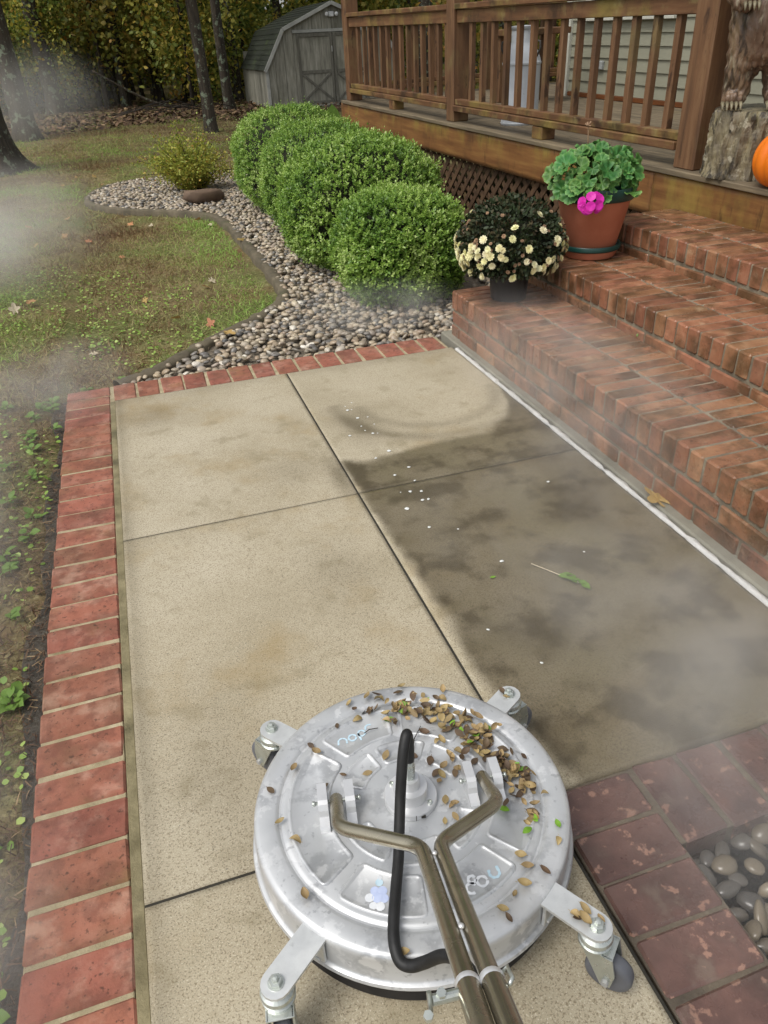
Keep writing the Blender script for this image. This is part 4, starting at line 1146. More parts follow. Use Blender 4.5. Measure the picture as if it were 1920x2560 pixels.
# ------------------------------------------------------------------ nursery pot with chrysanthemum
mp = empty('nursery_pot', (1.88, -.095, .2365)); tag(mp, 'black ribbed plastic nursery pot on the lowest brick step', 'flower pot')
m = MB(); m.lathe([(0, .0), (.078, .0), (.082, .004), (.094, .135), (.098, .137), (.098, .15), (.092, .15), (.088, .12), (0, .12)], 60, rib=lambda a, z: 1 + (.012 * (1 if math.sin(a * 10) > .75 else 0) if .003 < z < .13 else 0)); m.build('pot_body', MT['black_plastic'], mp)
m = MB(); m.lathe([(0, .125), (.088, .125)], 20); m.build('soil', MT['soil'], mp)
mum = empty('chrysanthemum', (1.88, -.095, .392)); tag(mum, 'fading chrysanthemum with pale yellow flowers in the black nursery pot', 'chrysanthemum')
mr_ = np.random.default_rng(31)
n = 9000
d = unit(mr_.normal(size=(n, 3))); rad = mr_.uniform(.55, 1.0, n) ** .5
C = d * np.array([.235, .235, .19]) * rad[:, None] * (1 + .06 * np.sin(d[:, :1] * 9) * np.sin(d[:, 1:2] * 8)) + np.array([0, 0, .10])
k = C[:, 2] > -.02; C = C[k]; d = d[k]; n = len(C)
var = np.clip(mr_.random(n) * .75 + .3 * np.clip(C[:, 2] / .25, 0, 1) * mr_.random(n), 0, 1)
obj('foliage', cloud('foliage', C, d + mr_.normal(size=(n, 3)) * .7, d + mr_.normal(size=(n, 3)) * .5, mr_.uniform(.014, .028, n), MT['mumleaf'], LEAF_OVAL, var), mum)
m = MB(); m.lathe([(.07, -.01), (.17, .03), (.195, .09), (.17, .18), (.08, .235), (0, .245)], 24); m.build('stems', MT['twig'], mum, True)  # one solid dark dome added to fill the foliage, not separate stems


def mum_flower(mtl, seed):
    m = MB(); r = random.Random(seed)
    for ring, (np_, ln, cup) in enumerate(((10, .0165, .15), (8, .012, .6), (5, .007, 1.3))):
        for k in range(np_):
            a = 2 * math.pi * (k + .5 * ring) / np_ + r.uniform(-.1, .1); c, s = math.cos(a), math.sin(a); V = []
            for u, w_, z in ((.1, .10, 0), (.6, .30, cup * .4), (1.0, .12, cup * .75)):
                for sg in (1, -1): x, y = u * ln, sg * w_ * ln; V.append((x * c - y * s, x * s + y * c, z * ln + .001 * ring))
            m.add(V, [(0, 1, 3, 2), (2, 3, 5, 4)])
    me = m.mesh('flower', MT[mtl], True); at = me.attributes.new('var', 'FLOAT', 'POINT'); at.data.foreach_set('value', np.full(len(me.vertices), r.random(), dtype=np.float32)); return me


FM = [mum_flower('mumflower', k) for k in range(4)]; FB = [mum_flower('mumbrown', 20 + k) for k in range(3)]
cand = []
for k in range(104):
    a = R(mr_.uniform(-190, 20)) if k > 26 else R(mr_.uniform(-190, -125)); z = mr_.uniform(-.015, .13) if k < 92 else mr_.uniform(.05, .24)
    cand.append((a, z, 0))
for k in range(70): cand.append((R(mr_.uniform(-210, 40)), mr_.uniform(0.02, .25), 1))
for a, z, brown in cand:
    el = np.clip((z - .10) / .19, -1, 1); rr = .245 * math.sqrt(max(.02, 1 - el * el))
    a += R(-28)
    q = Vector((rr * math.cos(a), rr * math.sin(a), z)); nn = Vector((math.cos(a), math.sin(a), .35 + el * .8)).normalized()
    o = obj('flower', (FB if brown else FM)[mr_.integers(3)], mum, q + nn * .006); k_ = mr_.uniform(.85, 1.25) * (.5 if brown else .95); o.scale = (k_, k_, k_)
    o.rotation_mode = 'QUATERNION'; o.rotation_quaternion = (nn + Vector(mr_.normal(size=3) * .25)).to_track_quat('Z', 'Y')
    if brown: o['label'] = 'withered brown flower'

# ------------------------------------------------------------------ carved bear on its stump, pumpkin, milk can, stand
sx, sy = .182, -.105
m = MB(); n = 72; V = []; F = []; lv = 26; sr_ = np.random.default_rng(3)
ph = sr_.uniform(0, 6.28, 9)
for i_ in range(lv):
    u = i_ / (lv - 1); z = .285 * u
    for j in range(n):
        a = 2 * math.pi * j / n
        rg = .009 * math.sin(a * 19 + ph[0] + 1.5 * math.sin(u * 5)) + .006 * math.sin(a * 31 + ph[1] + 2 * math.sin(u * 7 + 1)) + .006 * math.sin(a * 3 + ph[2])
        rr = (.200 - .006 * u + rg + sr_.uniform(-.0025, .0025)) * (1 if u < .93 else 1 - .6 * (u - .93)) + (.006 if u < .05 else 0)
        V.append((rr * math.cos(a), rr * math.sin(a), z))
for i_ in range(lv - 1):
    for j in range(n): F.append((i_ * n + j, i_ * n + (j + 1) % n, (i_ + 1) * n + (j + 1) % n, (i_ + 1) * n + j))
F.append(tuple((lv - 1) * n + j for j in range(n))); m.add(V, F)
bear = empty('bear_carving', dw(sx, sy, FZ), DM); tag(bear, 'chainsaw carved wooden bear standing on its own bark covered stump', 'carving')
st = m.build('stump', MT['stump'], bear); smooth_by_angle(st, 50)
h = Vector((.79, -.61, 0)); fw_ = Vector((-.61, -.79, 0)); upv = Vector((0, 0, 1))


def BP(a, b, c): return h * a + fw_ * b + upv * c


def skin(name, verts, edges, root, mtl, parent, sub=2):
    me = bpy.data.meshes.new(name); me.from_pydata([tuple(v[0]) for v in verts], edges, []); o = obj(name + '_src', me)
    md = o.modifiers.new('skin', 'SKIN')
    for k, v in enumerate(verts):
        sv = me.skin_vertices[0].data[k]; sv.radius = v[1] if isinstance(v[1], tuple) else (v[1], v[1]); sv.use_root = (k == root)
    s_ = o.modifiers.new('sub', 'SUBSURF'); s_.levels = sub; s_.render_levels = sub
    dg = bpy.context.evaluated_depsgraph_get(); me2 = bpy.data.meshes.new_from_object(o.evaluated_get(dg)); bpy.data.objects.remove(o)
    me2.materials.clear(); me2.materials.append(mtl); me2.polygons.foreach_set('use_smooth', [True] * len(me2.polygons)); me2.name = name
    return obj(name, me2, parent)


zs = .285
bv = [(BP(-.035, 0, zs + .30), .125), (BP(-.035, 0, zs + .42), .135), (BP(-.035, .0, zs + .54), .12), (BP(-.035, .01, zs + .64), .085),
      (BP(-.105, .02, zs + .20), .085), (BP(-.118, .015, zs + .10), .066), (BP(-.122, .02, zs + .035), .058), (BP(-.135, .10, zs + .03), .045),
      (BP(.045, .02, zs + .20), .085), (BP(.055, .015, zs + .10), .066), (BP(.055, .02, zs + .035), .058), (BP(.05, .11, zs + .03), .045),
      (BP(-.17, .03, zs + .55), .06), (BP(-.19, .08, zs + .44), .05), (BP(-.13, .15, zs + .40), .045),
      (BP(.10, .03, zs + .55), .06), (BP(.12, .08, zs + .44), .05), (BP(.06, .15, zs + .40), .045),
      (BP(-.035, .04, zs + .76), .095), (BP(-.035, .15, zs + .75), .045)]
be = [(0, 1), (1, 2), (2, 3), (0, 4), (4, 5), (5, 6), (6, 7), (0, 8), (8, 9), (9, 10), (10, 11), (2, 12), (12, 13), (13, 14), (2, 15), (15, 16), (16, 17), (3, 18), (18, 19)]
bb = skin('bear_body', bv, be, 0, MT['bear'], bear, 4)
co = np.empty(len(bb.data.vertices) * 3, np.float32); bb.data.vertices.foreach_get('co', co); co = co.reshape(-1, 3)
nz = np.empty_like(co).ravel(); bb.data.vertices.foreach_get('normal', nz); nz = nz.reshape(-1, 3)
hh = co @ np.array(h); dd_ = co @ np.array(fw_)
fur = (np.abs(np.sin(hh * 95 + 2.2 * np.sin(co[:, 2] * 19))) + np.abs(np.sin(dd_ * 90 + 1.7 * np.sin(co[:, 2] * 25 + 1))) + .6 * np.sin(hh * 210 + 3 * np.sin(co[:, 2] * 43)) - 1.2) * .0048
co += nz * fur[:, None]; bb.data.vertices.foreach_set('co', co.ravel()); bb.data.update()
for (a0, b0, z0) in ((-.135, .135, zs + .022), (.05, .145, zs + .022)):
    for k in range(5):
        m = MB(); x = a0 + (k - 2) * .019; m.tube([BP(x, b0 - .02, z0 + .008), BP(x, b0 + .012, z0 + .004), BP(x, b0 + .028, z0 - .016)], [.010, .007, .003], 7); m.build('claw', MT['claw'], bear, True)
for (a0, b0, z0) in ((-.13, .19, zs + .40), (.06, .19, zs + .40)):
    for k in range(4):
        m = MB(); x = a0 + (k - 1.5) * .018; m.tube([BP(x, b0 - .02, z0 + .01), BP(x, b0 + .01, z0 + .002), BP(x, b0 + .018, z0 - .018)], [.009, .007, .002], 7); m.build('claw', MT['claw'], bear, True)
for sd in (-1, 1):
    m = MB(); m.lathe([(0, 0), (.028, .004), (.034, .02), (.026, .04), (0, .046)], 14, tuple(BP(-.035 + sd * .07, .03, zs + .82))); m.build('ear', MT['bear'], bear, True)

m = MB(); n = 96; V = []; lv = 25; F = []
for i_ in range(lv):
    t = math.pi * i_ / (lv - 1)
    for j in range(n):
        a = 2 * math.pi * j / n; lobe = 1 - .055 * abs(math.cos(a * 7)) ** 6 * math.sin(t) + .012 * math.sin(3 * a)
        r_ = .146 * math.sin(t) ** .85 * lobe; z = .125 * (-math.cos(t)) * (1 - .12 * math.exp(-((math.sin(t)) / .35) ** 2) * 1.6)
        V.append((r_ * math.cos(a), r_ * math.sin(a), z + .112))
for i_ in range(lv - 1):
    for j in range(n): F.append((i_ * n + j, i_ * n + (j + 1) % n, (i_ + 1) * n + (j + 1) % n, (i_ + 1) * n + j))
m.add(V, F); pk = empty('pumpkin', dw(.075, -.445, FZ + .002), DM); tag(pk, 'round orange pumpkin sitting on the porch edge beside the stump', 'pumpkin')
m.build('skin', MT['pumpkin'], pk, True)
m = MB(); m.tube([(0, 0, .20), (.004, 0, .225), (.012, .004, .25), (.03, .01, .27)], [.026, .016, .014, .017], 8); m.build('stalk', MT['stem'], pk, True)

mc = empty('milk_can', dw(.36, 2.44, FZ), DM); tag(mc, 'old white milk can standing on the porch behind the balusters', 'milk can')
m = MB(); m.lathe([(0, .0), (.135, .0), (.14, .012), (.136, .02), (.136, .385), (.141, .39), (.141, .402), (.136, .408), (.133, .42), (.112, .47), (.088, .505), (.082, .53), (.082, .60), (.09, .61), (.092, .625), (.0, .63)], 40); o = m.build('can_body', MT['milk'], mc); smooth_by_angle(o, 35)
for a in (2.6, 5.2):
    m = MB(); c, s = math.cos(a), math.sin(a); m.tube([Vector((c * r_, s * r_, z)) for r_, z in ((.125, .44), (.15, .49), (.145, .53), (.11, .535), (.085, .52))], .007, 8); m.build('handle', MT['dark_metal'], mc, True)

sd_ = empty('plant_stand', dw(1.25, 3.85, FZ), DM); tag(sd_, 'small brown wooden stand on the porch behind the milk can', 'stand')
m = MB(); m.box((0, 0, .56), (.55, .42, .05), .006); m.build('table_top', MT['wood'], sd_)
for x in (-.22, .22):
    for y in (-.16, .16): m = MB(); m.box((x, y, .268), (.05, .05, .534), .004); m.build('leg', MT['wood_v'], sd_)

m = MB(); m.lathe([(0, .0), (.085, .0), (.09, .01), (.1, .075), (.1, .085), (.092, .085), (.09, .03), (0, .02)], 24)
tag(m.build('plastic_tub', MT['dark_metal'], None, True, (2.62, 1.95, -.04)), 'dark grey plastic tub at the foot of the lattice', 'tub')
# ------------------------------------------------------------------ clipped boxwood bushes
def bush(c, r, n, seed, label, leaf=(.013, .021)):
    b = empty('boxwood_bush', (c[0], c[1], -.03)); tag(b, label, 'bush', 'clipped boxwood bushes in the pebble bed')
    g = np.random.default_rng(seed)
    d = unit(g.normal(size=(n, 3)) * np.array([1, 1, .95])); d = d[d[:, 2] > -.82]; n = len(d)
    c3 = np.array([0, 0, c[2] + .03]); rr = np.array(r)
    e = 2.5
    f = (np.abs(d) ** e).sum(1) ** (-1 / e)              # boxier than an ellipsoid
    ph = g.uniform(0, 6.28, 6)
    lump = 1 + .03 * np.sin(d[:, 0] * 7 + ph[0]) * np.sin(d[:, 1] * 6 + ph[1]) + .03 * np.sin(d[:, 2] * 9 + ph[2]) * np.sin(d[:, 0] * 5 + ph[3]) + .02 * np.sin(d[:, 1] * 17 + ph[4]) * np.sin(d[:, 2] * 15 + ph[5])
    # shoots with pairs of leaves; hollows where the clipping cut deep
    hole = vnoise(d[:, 0] * 3 + 5, d[:, 1] * 3 + d[:, 2] * 4 + 5, 2.2, seed, 3)
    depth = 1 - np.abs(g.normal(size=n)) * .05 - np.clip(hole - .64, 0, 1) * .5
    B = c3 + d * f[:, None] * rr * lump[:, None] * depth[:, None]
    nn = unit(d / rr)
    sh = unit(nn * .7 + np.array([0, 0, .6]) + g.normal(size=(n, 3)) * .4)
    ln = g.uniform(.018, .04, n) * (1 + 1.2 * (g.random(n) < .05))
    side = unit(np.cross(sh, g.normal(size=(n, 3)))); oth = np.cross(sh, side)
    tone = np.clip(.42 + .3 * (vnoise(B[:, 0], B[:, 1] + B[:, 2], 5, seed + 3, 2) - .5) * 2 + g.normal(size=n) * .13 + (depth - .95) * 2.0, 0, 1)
    C = []; D = []; N = []; var = []; S = []
    for q in range(7):
        t = min(q // 2 / 3.0, 1.0); ax_ = side if (q // 2) % 2 == 0 else oth; sg = 1 if q % 2 == 0 else -1
        dv = sh if q == 6 else unit(sh * .75 + ax_ * sg)
        C.append(B + sh * (ln * t)[:, None] + g.normal(size=(n, 3)) * .001); D.append(dv + g.normal(size=(n, 3)) * .18)
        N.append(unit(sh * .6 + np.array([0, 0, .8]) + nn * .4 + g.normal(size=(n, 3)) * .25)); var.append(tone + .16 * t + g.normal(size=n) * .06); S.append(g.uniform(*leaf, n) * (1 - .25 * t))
    C = np.concatenate(C); D = np.concatenate(D); N = np.concatenate(N); var = np.clip(np.concatenate(var), 0, 1); S = np.concatenate(S)
    k = C[:, 2] > .015
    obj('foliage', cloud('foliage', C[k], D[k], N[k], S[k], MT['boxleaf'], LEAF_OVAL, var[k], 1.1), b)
    # solid dark core added inside the leaves to stop see-through
    Vv, Ff = ICO[seed % 5]; q = Vv / np.linalg.norm(Vv, axis=1, keepdims=True); fq = (np.abs(q) ** e).sum(1) ** (-1 / e)
    W = c3 + q * fq[:, None] * rr * .84; W[:, 2] = np.maximum(W[:, 2], 0.04)
    obj('dark_core', np_mesh('dark_core', W, Ff.ravel(), np.arange(len(Ff)) * 3, np.full(len(Ff), 3), MT['twig'], True), b)
    m = MB()
    for a in range(3): m.tube([(.06 * math.cos(a * 2.1), .06 * math.sin(a * 2.1), -.02), (.1 * math.cos(a * 2.1), .1 * math.sin(a * 2.1), .14)], [.018, .012], 8)
    m.build('trunk', MT['bark_dark'], b, True)
    return b


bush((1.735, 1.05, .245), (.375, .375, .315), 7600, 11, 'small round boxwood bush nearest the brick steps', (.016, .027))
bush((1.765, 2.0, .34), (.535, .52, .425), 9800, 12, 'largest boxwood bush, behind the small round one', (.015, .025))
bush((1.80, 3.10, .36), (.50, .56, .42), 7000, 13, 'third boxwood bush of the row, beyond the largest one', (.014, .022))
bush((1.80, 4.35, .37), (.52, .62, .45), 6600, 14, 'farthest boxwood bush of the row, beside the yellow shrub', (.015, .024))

# yellow-green shrub
ys = empty('shrub', (.98, 5.85, -.03)); tag(ys, 'loose yellow green autumn shrub in the pebble bed', 'shrub')
g = np.random.default_rng(41); st = MB(); CC = []; DD = []
for k in range(66):
    a = g.uniform(0, 6.28); sp = g.uniform(.12, .6); hgt = g.uniform(.3, .72) * (1.1 - .5 * sp / .46)
    p0 = np.array([.06 * math.cos(a), .06 * math.sin(a), 0]); p2 = np.array([sp * math.cos(a), sp * math.sin(a), hgt]); p1 = (p0 + p2) / 2 + np.array([0, 0, .1])
    st.tube([tuple(p0), tuple(p1), tuple(p2)], [.006, .004, .002], 5)
    t = g.random((170, 1)); base_ = (1 - t) ** 2 * p0 + 2 * t * (1 - t) * p1 + t * t * p2
    CC.append(base_ + g.normal(size=(170, 3)) * .05 * np.sqrt(t)); DD.append(np.repeat((p2 - p0)[None], 170, 0))
CC = np.concatenate(CC); DD = unit(np.concatenate(DD)); k = CC[:, 2] > .03; CC = CC[k]; DD = DD[k]; n = len(CC)
obj('foliage', cloud('foliage', CC, DD + g.normal(size=(n, 3)) * .8, np.array([0, 0, 1]) + g.normal(size=(n, 3)) * .5, g.uniform(.018, .034, n), MT['shrubleaf'], LEAF_OVAL, np.clip(g.normal(size=n) * .2 + .62 - CC[:, 2] * .35, 0, 1), 1.2), ys)
st.build('stems', MT['bark_dark'], ys, True)

gpnt = empty('leafy_plant', (3.7, 10.0, 0)); tag(gpnt, 'single broad green leafy plant in front of the shed doors', 'plant')
for k, (a, s, ln) in enumerate(((1.57, .95, .3), (.4, .5, .24), (2.7, .5, .24), (4.2, .6, .2))):
    m = MB(); d_ = Vector((math.cos(a) * (1 - s), math.sin(a) * (1 - s), s)).normalized(); sdv = Vector((1, 0, 0)) if k == 0 else d_.cross(upv).normalized()
    V = [];
    for u, wv in ((0, .02), (.25, .09), (.5, .12), (.75, .08), (1, .005)): q = d_ * u * ln + Vector((0, 0, .15 - .1 * u * u * (k > 0))); V += [q + sdv * wv, q - sdv * wv]
    m.add(V, [(2 * j, 2 * j + 1, 2 * j + 3, 2 * j + 2) for j in range(4)]); m.build('leaf', MT['clover'], gpnt, True)
m = MB(); m.tube([(0, 0, -.03), (0, 0, .16)], .01, 6); m.build('stalk', MT['clover'], gpnt, True)

# ------------------------------------------------------------------ shed
SX, SY, SW, SD = 3.95, 16.88, 3.28, 3.4
shed = empty('garden_shed', (SX, SY, -.02)); tag(shed, 'weathered grey garden shed with gambrel roof and double doors', 'shed')
gam = [(0, .87), (.46, 1.62), (1.64, 2.10), (2.82, 1.62), (3.28, .87)]
gxx, gzz = zip(*gam)
xs = np.linspace(0, SW, 15)
for a, b in zip(xs[:-1], xs[1:]):
    br = [a + .004] + [q for q in gxx if a < q < b] + [b - .004]; m = MB()
    top = [(q, np.interp(q, gxx, gzz)) for q in br]
    ol = [(br[0], 0.0), (br[-1], 0.0)] + [(q, z) for q, z in reversed(top)]; n = len(ol)
    m.add([(x, .0, z) for x, z in ol] + [(x, .03, z) for x, z in ol], [tuple(range(n)), tuple(reversed(range(n, 2 * n)))] + [(k, n + k, n + (k + 1) % n, (k + 1) % n) for k in range(n)])
    m.build('wall_board', MT['shed'], shed)
for k in range(14):
    m = MB(); m.box((.015, .05 + SD / 14 * (k + .5), .435), (.03, SD / 14 - .008, .87), .003); m.build('wall_board', MT['shed'], shed)
m = MB(); m.box((SW - .015, SD / 2, .435), (.03, SD - .05, .87), .003); m.box((SW / 2, SD - .02, .6), (SW - .1, .03, 1.2), .003); m.build('wall', MT['shed'], shed)
m = MB(); m.box((.02, -.012, .43), (.07, .03, .86), .004); m.build('corner_board', MT['shed_trim'], shed)
for (a, b) in zip(gam[:-1], gam[1:]):
    A = Vector((a[0], 0, a[1])); B = Vector((b[0], 0, b[1])); d_ = (B - A); nrm = Vector((-d_.z, 0, d_.x)).normalized()
    ext = -.12 if a[1] < b[1] and a[0] == 0 else 0
    A2 = A + d_.normalized() * (-.08 if a[0] == 0 else 0); B2 = B + d_.normalized() * (.08 if b[0] == SW else 0)
    for r_ in range(8):
        t0, t1 = r_ / 8, (r_ + 1) / 8; lowfirst = a[1] < b[1]
        P0 = A2.lerp(B2, t0); P1 = A2.lerp(B2, t1); lo, hi_ = (P0, P1) if lowfirst else (P1, P0)
        hi2 = hi_ + (hi_ - lo) * .15
        V = []
        for y in (-.1, SD + .08):
            for q, o_ in ((lo, .022), (hi2, .010), (hi2, -.004), (lo, -.004)): V.append((q.x + nrm.x * o_ if True else 0, y, q.z + nrm.z * o_))
        m = MB(); m.add(V, [(0, 1, 2, 3), (7, 6, 5, 4), (0, 4, 5, 1), (1, 5, 6, 2), (2, 6, 7, 3), (3, 7, 4, 0)]); m.build('shingle_course', MT['roofing'], shed)
    m = MB(); m.bar(A2 + nrm * .0 + Vector((0, -.115, -.02)), B2 + Vector((0, -.115, -.02)), .025, .075, up=nrm); m.build('rake_trim', MT['shed_trim'], shed)
for sd_x in (0, 1):
    x0, x1 = (.78, 1.635) if sd_x == 0 else (1.645, 2.50)
    dr = MB(); dr.box(((x0 + x1) / 2, -.012, .78), (x1 - x0, .024, 1.46), .003); d_o = dr.build('door', MT['shed'], shed)
    for (xa, za, xb, zb_) in ((x0, .08, x0, 1.5), (x1, .08, x1, 1.5)):
        m = MB(); xx = xa + (.035 if xa == x0 else -.035); m.box((xx, -.033, .79), (.06, .016, 1.42), .002); m.build('stile', MT['shed_dark'], d_o)
    for zz_ in (1.47, .73, .09): m = MB(); m.box(((x0 + x1) / 2, -.034, zz_), (x1 - x0 - .15, .016, .07), .002); m.build('cross_rail', MT['shed_dark'], d_o)
    for (za, zb_) in ((.14, .69), (.69, .14)): m = MB(); m.bar((x0 + .08, -.035 - (.006 if za > .5 else 0), za), (x1 - .08, -.035 - (.006 if za > .5 else 0), zb_), .014, .05, up=(0, 0, 1)); m.build('cross_brace', MT['shed_dark'], d_o)
m = MB(); m.box((1.64, -.03, 1.55), (1.9, .03, .06), .003); m.build('door_header', MT['shed_trim'], shed)
m = MB(); m.box((1.61, -.05, 1.18), (.025, .02, .12), .003); m.build('latch', MT['shed_trim'], shed)
m = MB(); m.box((1.64, -.05, 1.86), (.12, .06, .10), .01); fl = m.build('floodlight', MT['lamp'], shed)
for sd_x in (-1, 1): m = MB(); m.lathe([(0, 0), (.025, .0), (.04, .05), (.042, .06), (0, .052)], 16, M=Matrix.Translation((1.64 + sd_x * .115, -.05, 1.86)) @ Matrix.Rotation(math.pi / 2, 4, 'X')); m.build('lamp_head', MT['lamp'], fl, True)
m = MB(); m.box((1.64, -.3, .03), (1.9, .6, .06), .005); m.build('ramp', MT['shed_dark'], shed)

# ------------------------------------------------------------------ trees of the wood
def trunk_mesh(r, hgt, seed, lean=(0, 0), flare=1.7, mtl='bark', n=18):
    g = np.random.default_rng(seed); ph = g.uniform(0, 6.28, 4); V = []; lv = 22
    hs_ = np.concatenate([np.linspace(0, .5, 7), np.linspace(.7, hgt, lv - 7)])
    for z in hs_:
        rr = r * (1 - .45 * z / hgt) * (1 + (flare - 1) * math.exp(-z / .22))
        cx = lean[0] * z + .03 * math.sin(z * .9 + ph[0]); cy = lean[1] * z + .03 * math.sin(z * .7 + ph[1])
        for j in range(n):
            a = 2 * math.pi * j / n; k = 1 + .05 * math.sin(3 * a + ph[2]) + .04 * math.sin(5 * a + ph[3] + z) + (.16 * math.sin(4 * a + ph[2]) * math.exp(-z / .18))
            V.append((cx + rr * k * math.cos(a), cy + rr * k * math.sin(a), z - .06))
    F = [(i_ * n + j, i_ * n + (j + 1) % n, (i_ + 1) * n + (j + 1) % n, (i_ + 1) * n + j) for i_ in range(lv - 1) for j in range(n)]
    m = MB(); m.add(V, F)
    for k in range(7):                                        # limbs into the crown
        z = hgt * (.45 + .5 * k / 7); a = g.uniform(0, 6.28); L_ = hgt * .22
        m.tube([(lean[0] * z, lean[1] * z, z), (lean[0] * z + math.cos(a) * L_ * .5, lean[1] * z + math.sin(a) * L_ * .5, z + L_ * .3), (lean[0] * z + math.cos(a) * L_, lean[1] * z + math.sin(a) * L_, z + L_ * .75)], [r * .35, r * .2, r * .06], 6)
    return m.mesh('trunk', MT[mtl], True)


def crown_mesh(c, r, n, size, seed, clump=26, mtl='woodleaf', spread=.34):
    g = np.random.default_rng(seed)
    k = unit(g.normal(size=(clump, 3))) * g.random((clump, 1)) ** .4 * np.array(r) + np.array(c)
    idx = g.integers(clump, size=n); C = k[idx] + g.normal(size=(n, 3)) * np.array(r) * spread * .55
    D = g.normal(size=(n, 3)) + np.array([0, 0, -.4]); N = np.array([0, 0, 1]) + g.normal(size=(n, 3)) * .55
    var = np.clip(.5 + (idx / clump - .5) * .5 + g.normal(size=n) * .2, 0, 1)
    return cloud('crown', C, D, N, g.uniform(size * .7, size * 1.3, n), MT[mtl], LEAF_OVAL, var, 1.35)


crowns = [crown_mesh((0, 0, 9.0), (2.8, 2.8, 2.4), 2000, .2, 300 + k) for k in range(3)]
big = [(-1.30, 13.67, .20, 'lichen spotted tree trunk, second from the left edge', 1.6), (-1.34, 9.0, .27, 'thickest lichen covered trunk with flared roots at the left edge', 2.1),
       (-1.07, 21.0, .21, 'dark trunk with a swollen base behind the spotted trunk', 1.6), (.07, 22.9, .085, 'thin dark trunk left of the fallen branch', 1.3),
       (.72, 31.0, .12, 'slim dark trunk deep in the wood behind the fallen branch', 1.3), (1.15, 27.3, .16, 'straight brown trunk behind the brush pile', 1.5),
       (1.93, 28.7, .08, 'thin pale trunk deep in the wood right of the brush pile', 1.3), (1.965, 12.34, .108, 'dark trunk standing alone in front of the wood by the yellow shrub', 1.45),
       (3.13, 17.7, .12, 'grey lichen dotted trunk just left of the shed', 1.4), (2.7, 22.2, .10, 'dark trunk between the lone tree and the shed', 1.3)]
for k, (x, y, r_, lab, fl_) in enumerate(big):
    t = empty('tree', (x, y, -.02)); tag(t, lab, 'tree')
    obj('trunk', trunk_mesh(r_, 8.5, 400 + k, (rng.normal() * .012, rng.normal() * .012), fl_, 'bark'), t)
    o = obj('crown', crowns[k % 3], t); o.rotation_euler = (0, 0, k * 1.3)
    if r_ < .1: o.scale = (.6, .6, .9)
# the lone tree's low twigs with orange leaves
m = MB(); m.tube([(0, 0, 2.1), (-.5, -.2, 2.35), (-1.1, -.3, 2.3)], [.03, .018, .006], 6); m.tube([(0, 0, 2.3), (.5, .1, 2.45), (.9, .2, 2.3)], [.03, .018, .006], 6)
lone = [o for o in bpy.data.objects if o.get('label', '').startswith('dark trunk standing alone')][0]
m.build('low_branch', MT['bark_dark'], lone, True)
MT['orangeleaf'] = mat('orange_leaf', [(.3, '#8a6a34'), (.7, '#a5824a')], 4, rough=.55, attr=[(0, '#6f7436'), (.5, '#98793c'), (1, '#b08450')], attr_amt=.8, trans=.3)
obj('low_leaves', crown_mesh((-.1, 0, 2.35), (1.1, .4, .22), 420, .10, 77, 14, 'orangeleaf'), lone)

sap_tr = [trunk_mesh(.035 + .012 * k, 4.8, 500 + k, (.02 * (k - 1), .015), 1.3, 'bark_dark', 8) for k in range(3)]
sap_cr = [crown_mesh((0, 0, 2.2), (1.3, 1.2, 1.9), 2600, .12, 510 + k, 34) for k in range(4)]
bg_tr = [trunk_mesh(.09 + .05 * k, 8.5, 520 + k, (.01 * (k - 1), .0), 1.4, 'bark', 12) for k in range(3)]
sr2 = np.random.default_rng(8)


def wood_place(x, y):
    d_ = 'at the wood edge' if y < 24 else ('inside the wood' if y < 30 else 'deep in the wood')
    b = x / (y + 3.3)
    w_ = ('beyond the thick left trunks' if b < -.03 else 'left of the fallen branch' if b < .03 else 'behind the brush pile' if b < .085 else 'beside the lone dark trunk' if b < .14
          else 'behind the shed' if b < .26 else 'seen above the porch railing' if b < .42 else 'hidden behind the house corner')
    return w_ + ' ' + d_


SP = []
for (n_, xa, xb, ya, yb) in ((26, -9, 4.2, 19.5, 27), (26, -14, 12, 26, 35), (16, 7.5, 17, 12, 24), (6, 4.2, 8.5, 21.5, 26)):
    for k in range(n_):
        SP.append((sr2.uniform(xa, xb), sr2.uniform(ya, yb)))
for k, (x, y) in enumerate(SP):
    if 3.4 < x < 7.8 and 16 < y < 21.2: continue
    t = empty('sapling', (x, y, -.03)); tag(t, 'leafy sapling ' + wood_place(x, y), 'sapling', 'saplings ' + wood_place(x, y))
    obj('trunk', sap_tr[k % 3], t); o = obj('crown', sap_cr[k % 4], t); o.rotation_euler = (0, 0, sr2.uniform(0, 6.28)); s = sr2.uniform(.75, 1.15); t.scale = (s, s, s)
for k in range(56):
    x, y = (sr2.uniform(-16, 18), sr2.uniform(24, 40)) if k < 26 else (sr2.uniform(-3.5, 4.5), sr2.uniform(20.5, 29)) if k >= 34 else (sr2.uniform(8, 18), sr2.uniform(12, 24))
    t = empty('tree', (x, y, -.03)); tag(t, 'slender background tree ' + wood_place(x, y), 'tree', 'background trees ' + wood_place(x, y))
    o = obj('trunk', bg_tr[k % 3], t); o.rotation_euler = (0, 0, sr2.uniform(0, 6.28)); o = obj('crown', crowns[k % 3], t); o.rotation_euler = (0, 0, sr2.uniform(0, 6.28)); o.scale = (.7, .7, 1.0)
    if k >= 34: t.scale = (.75, .75, 1.0)
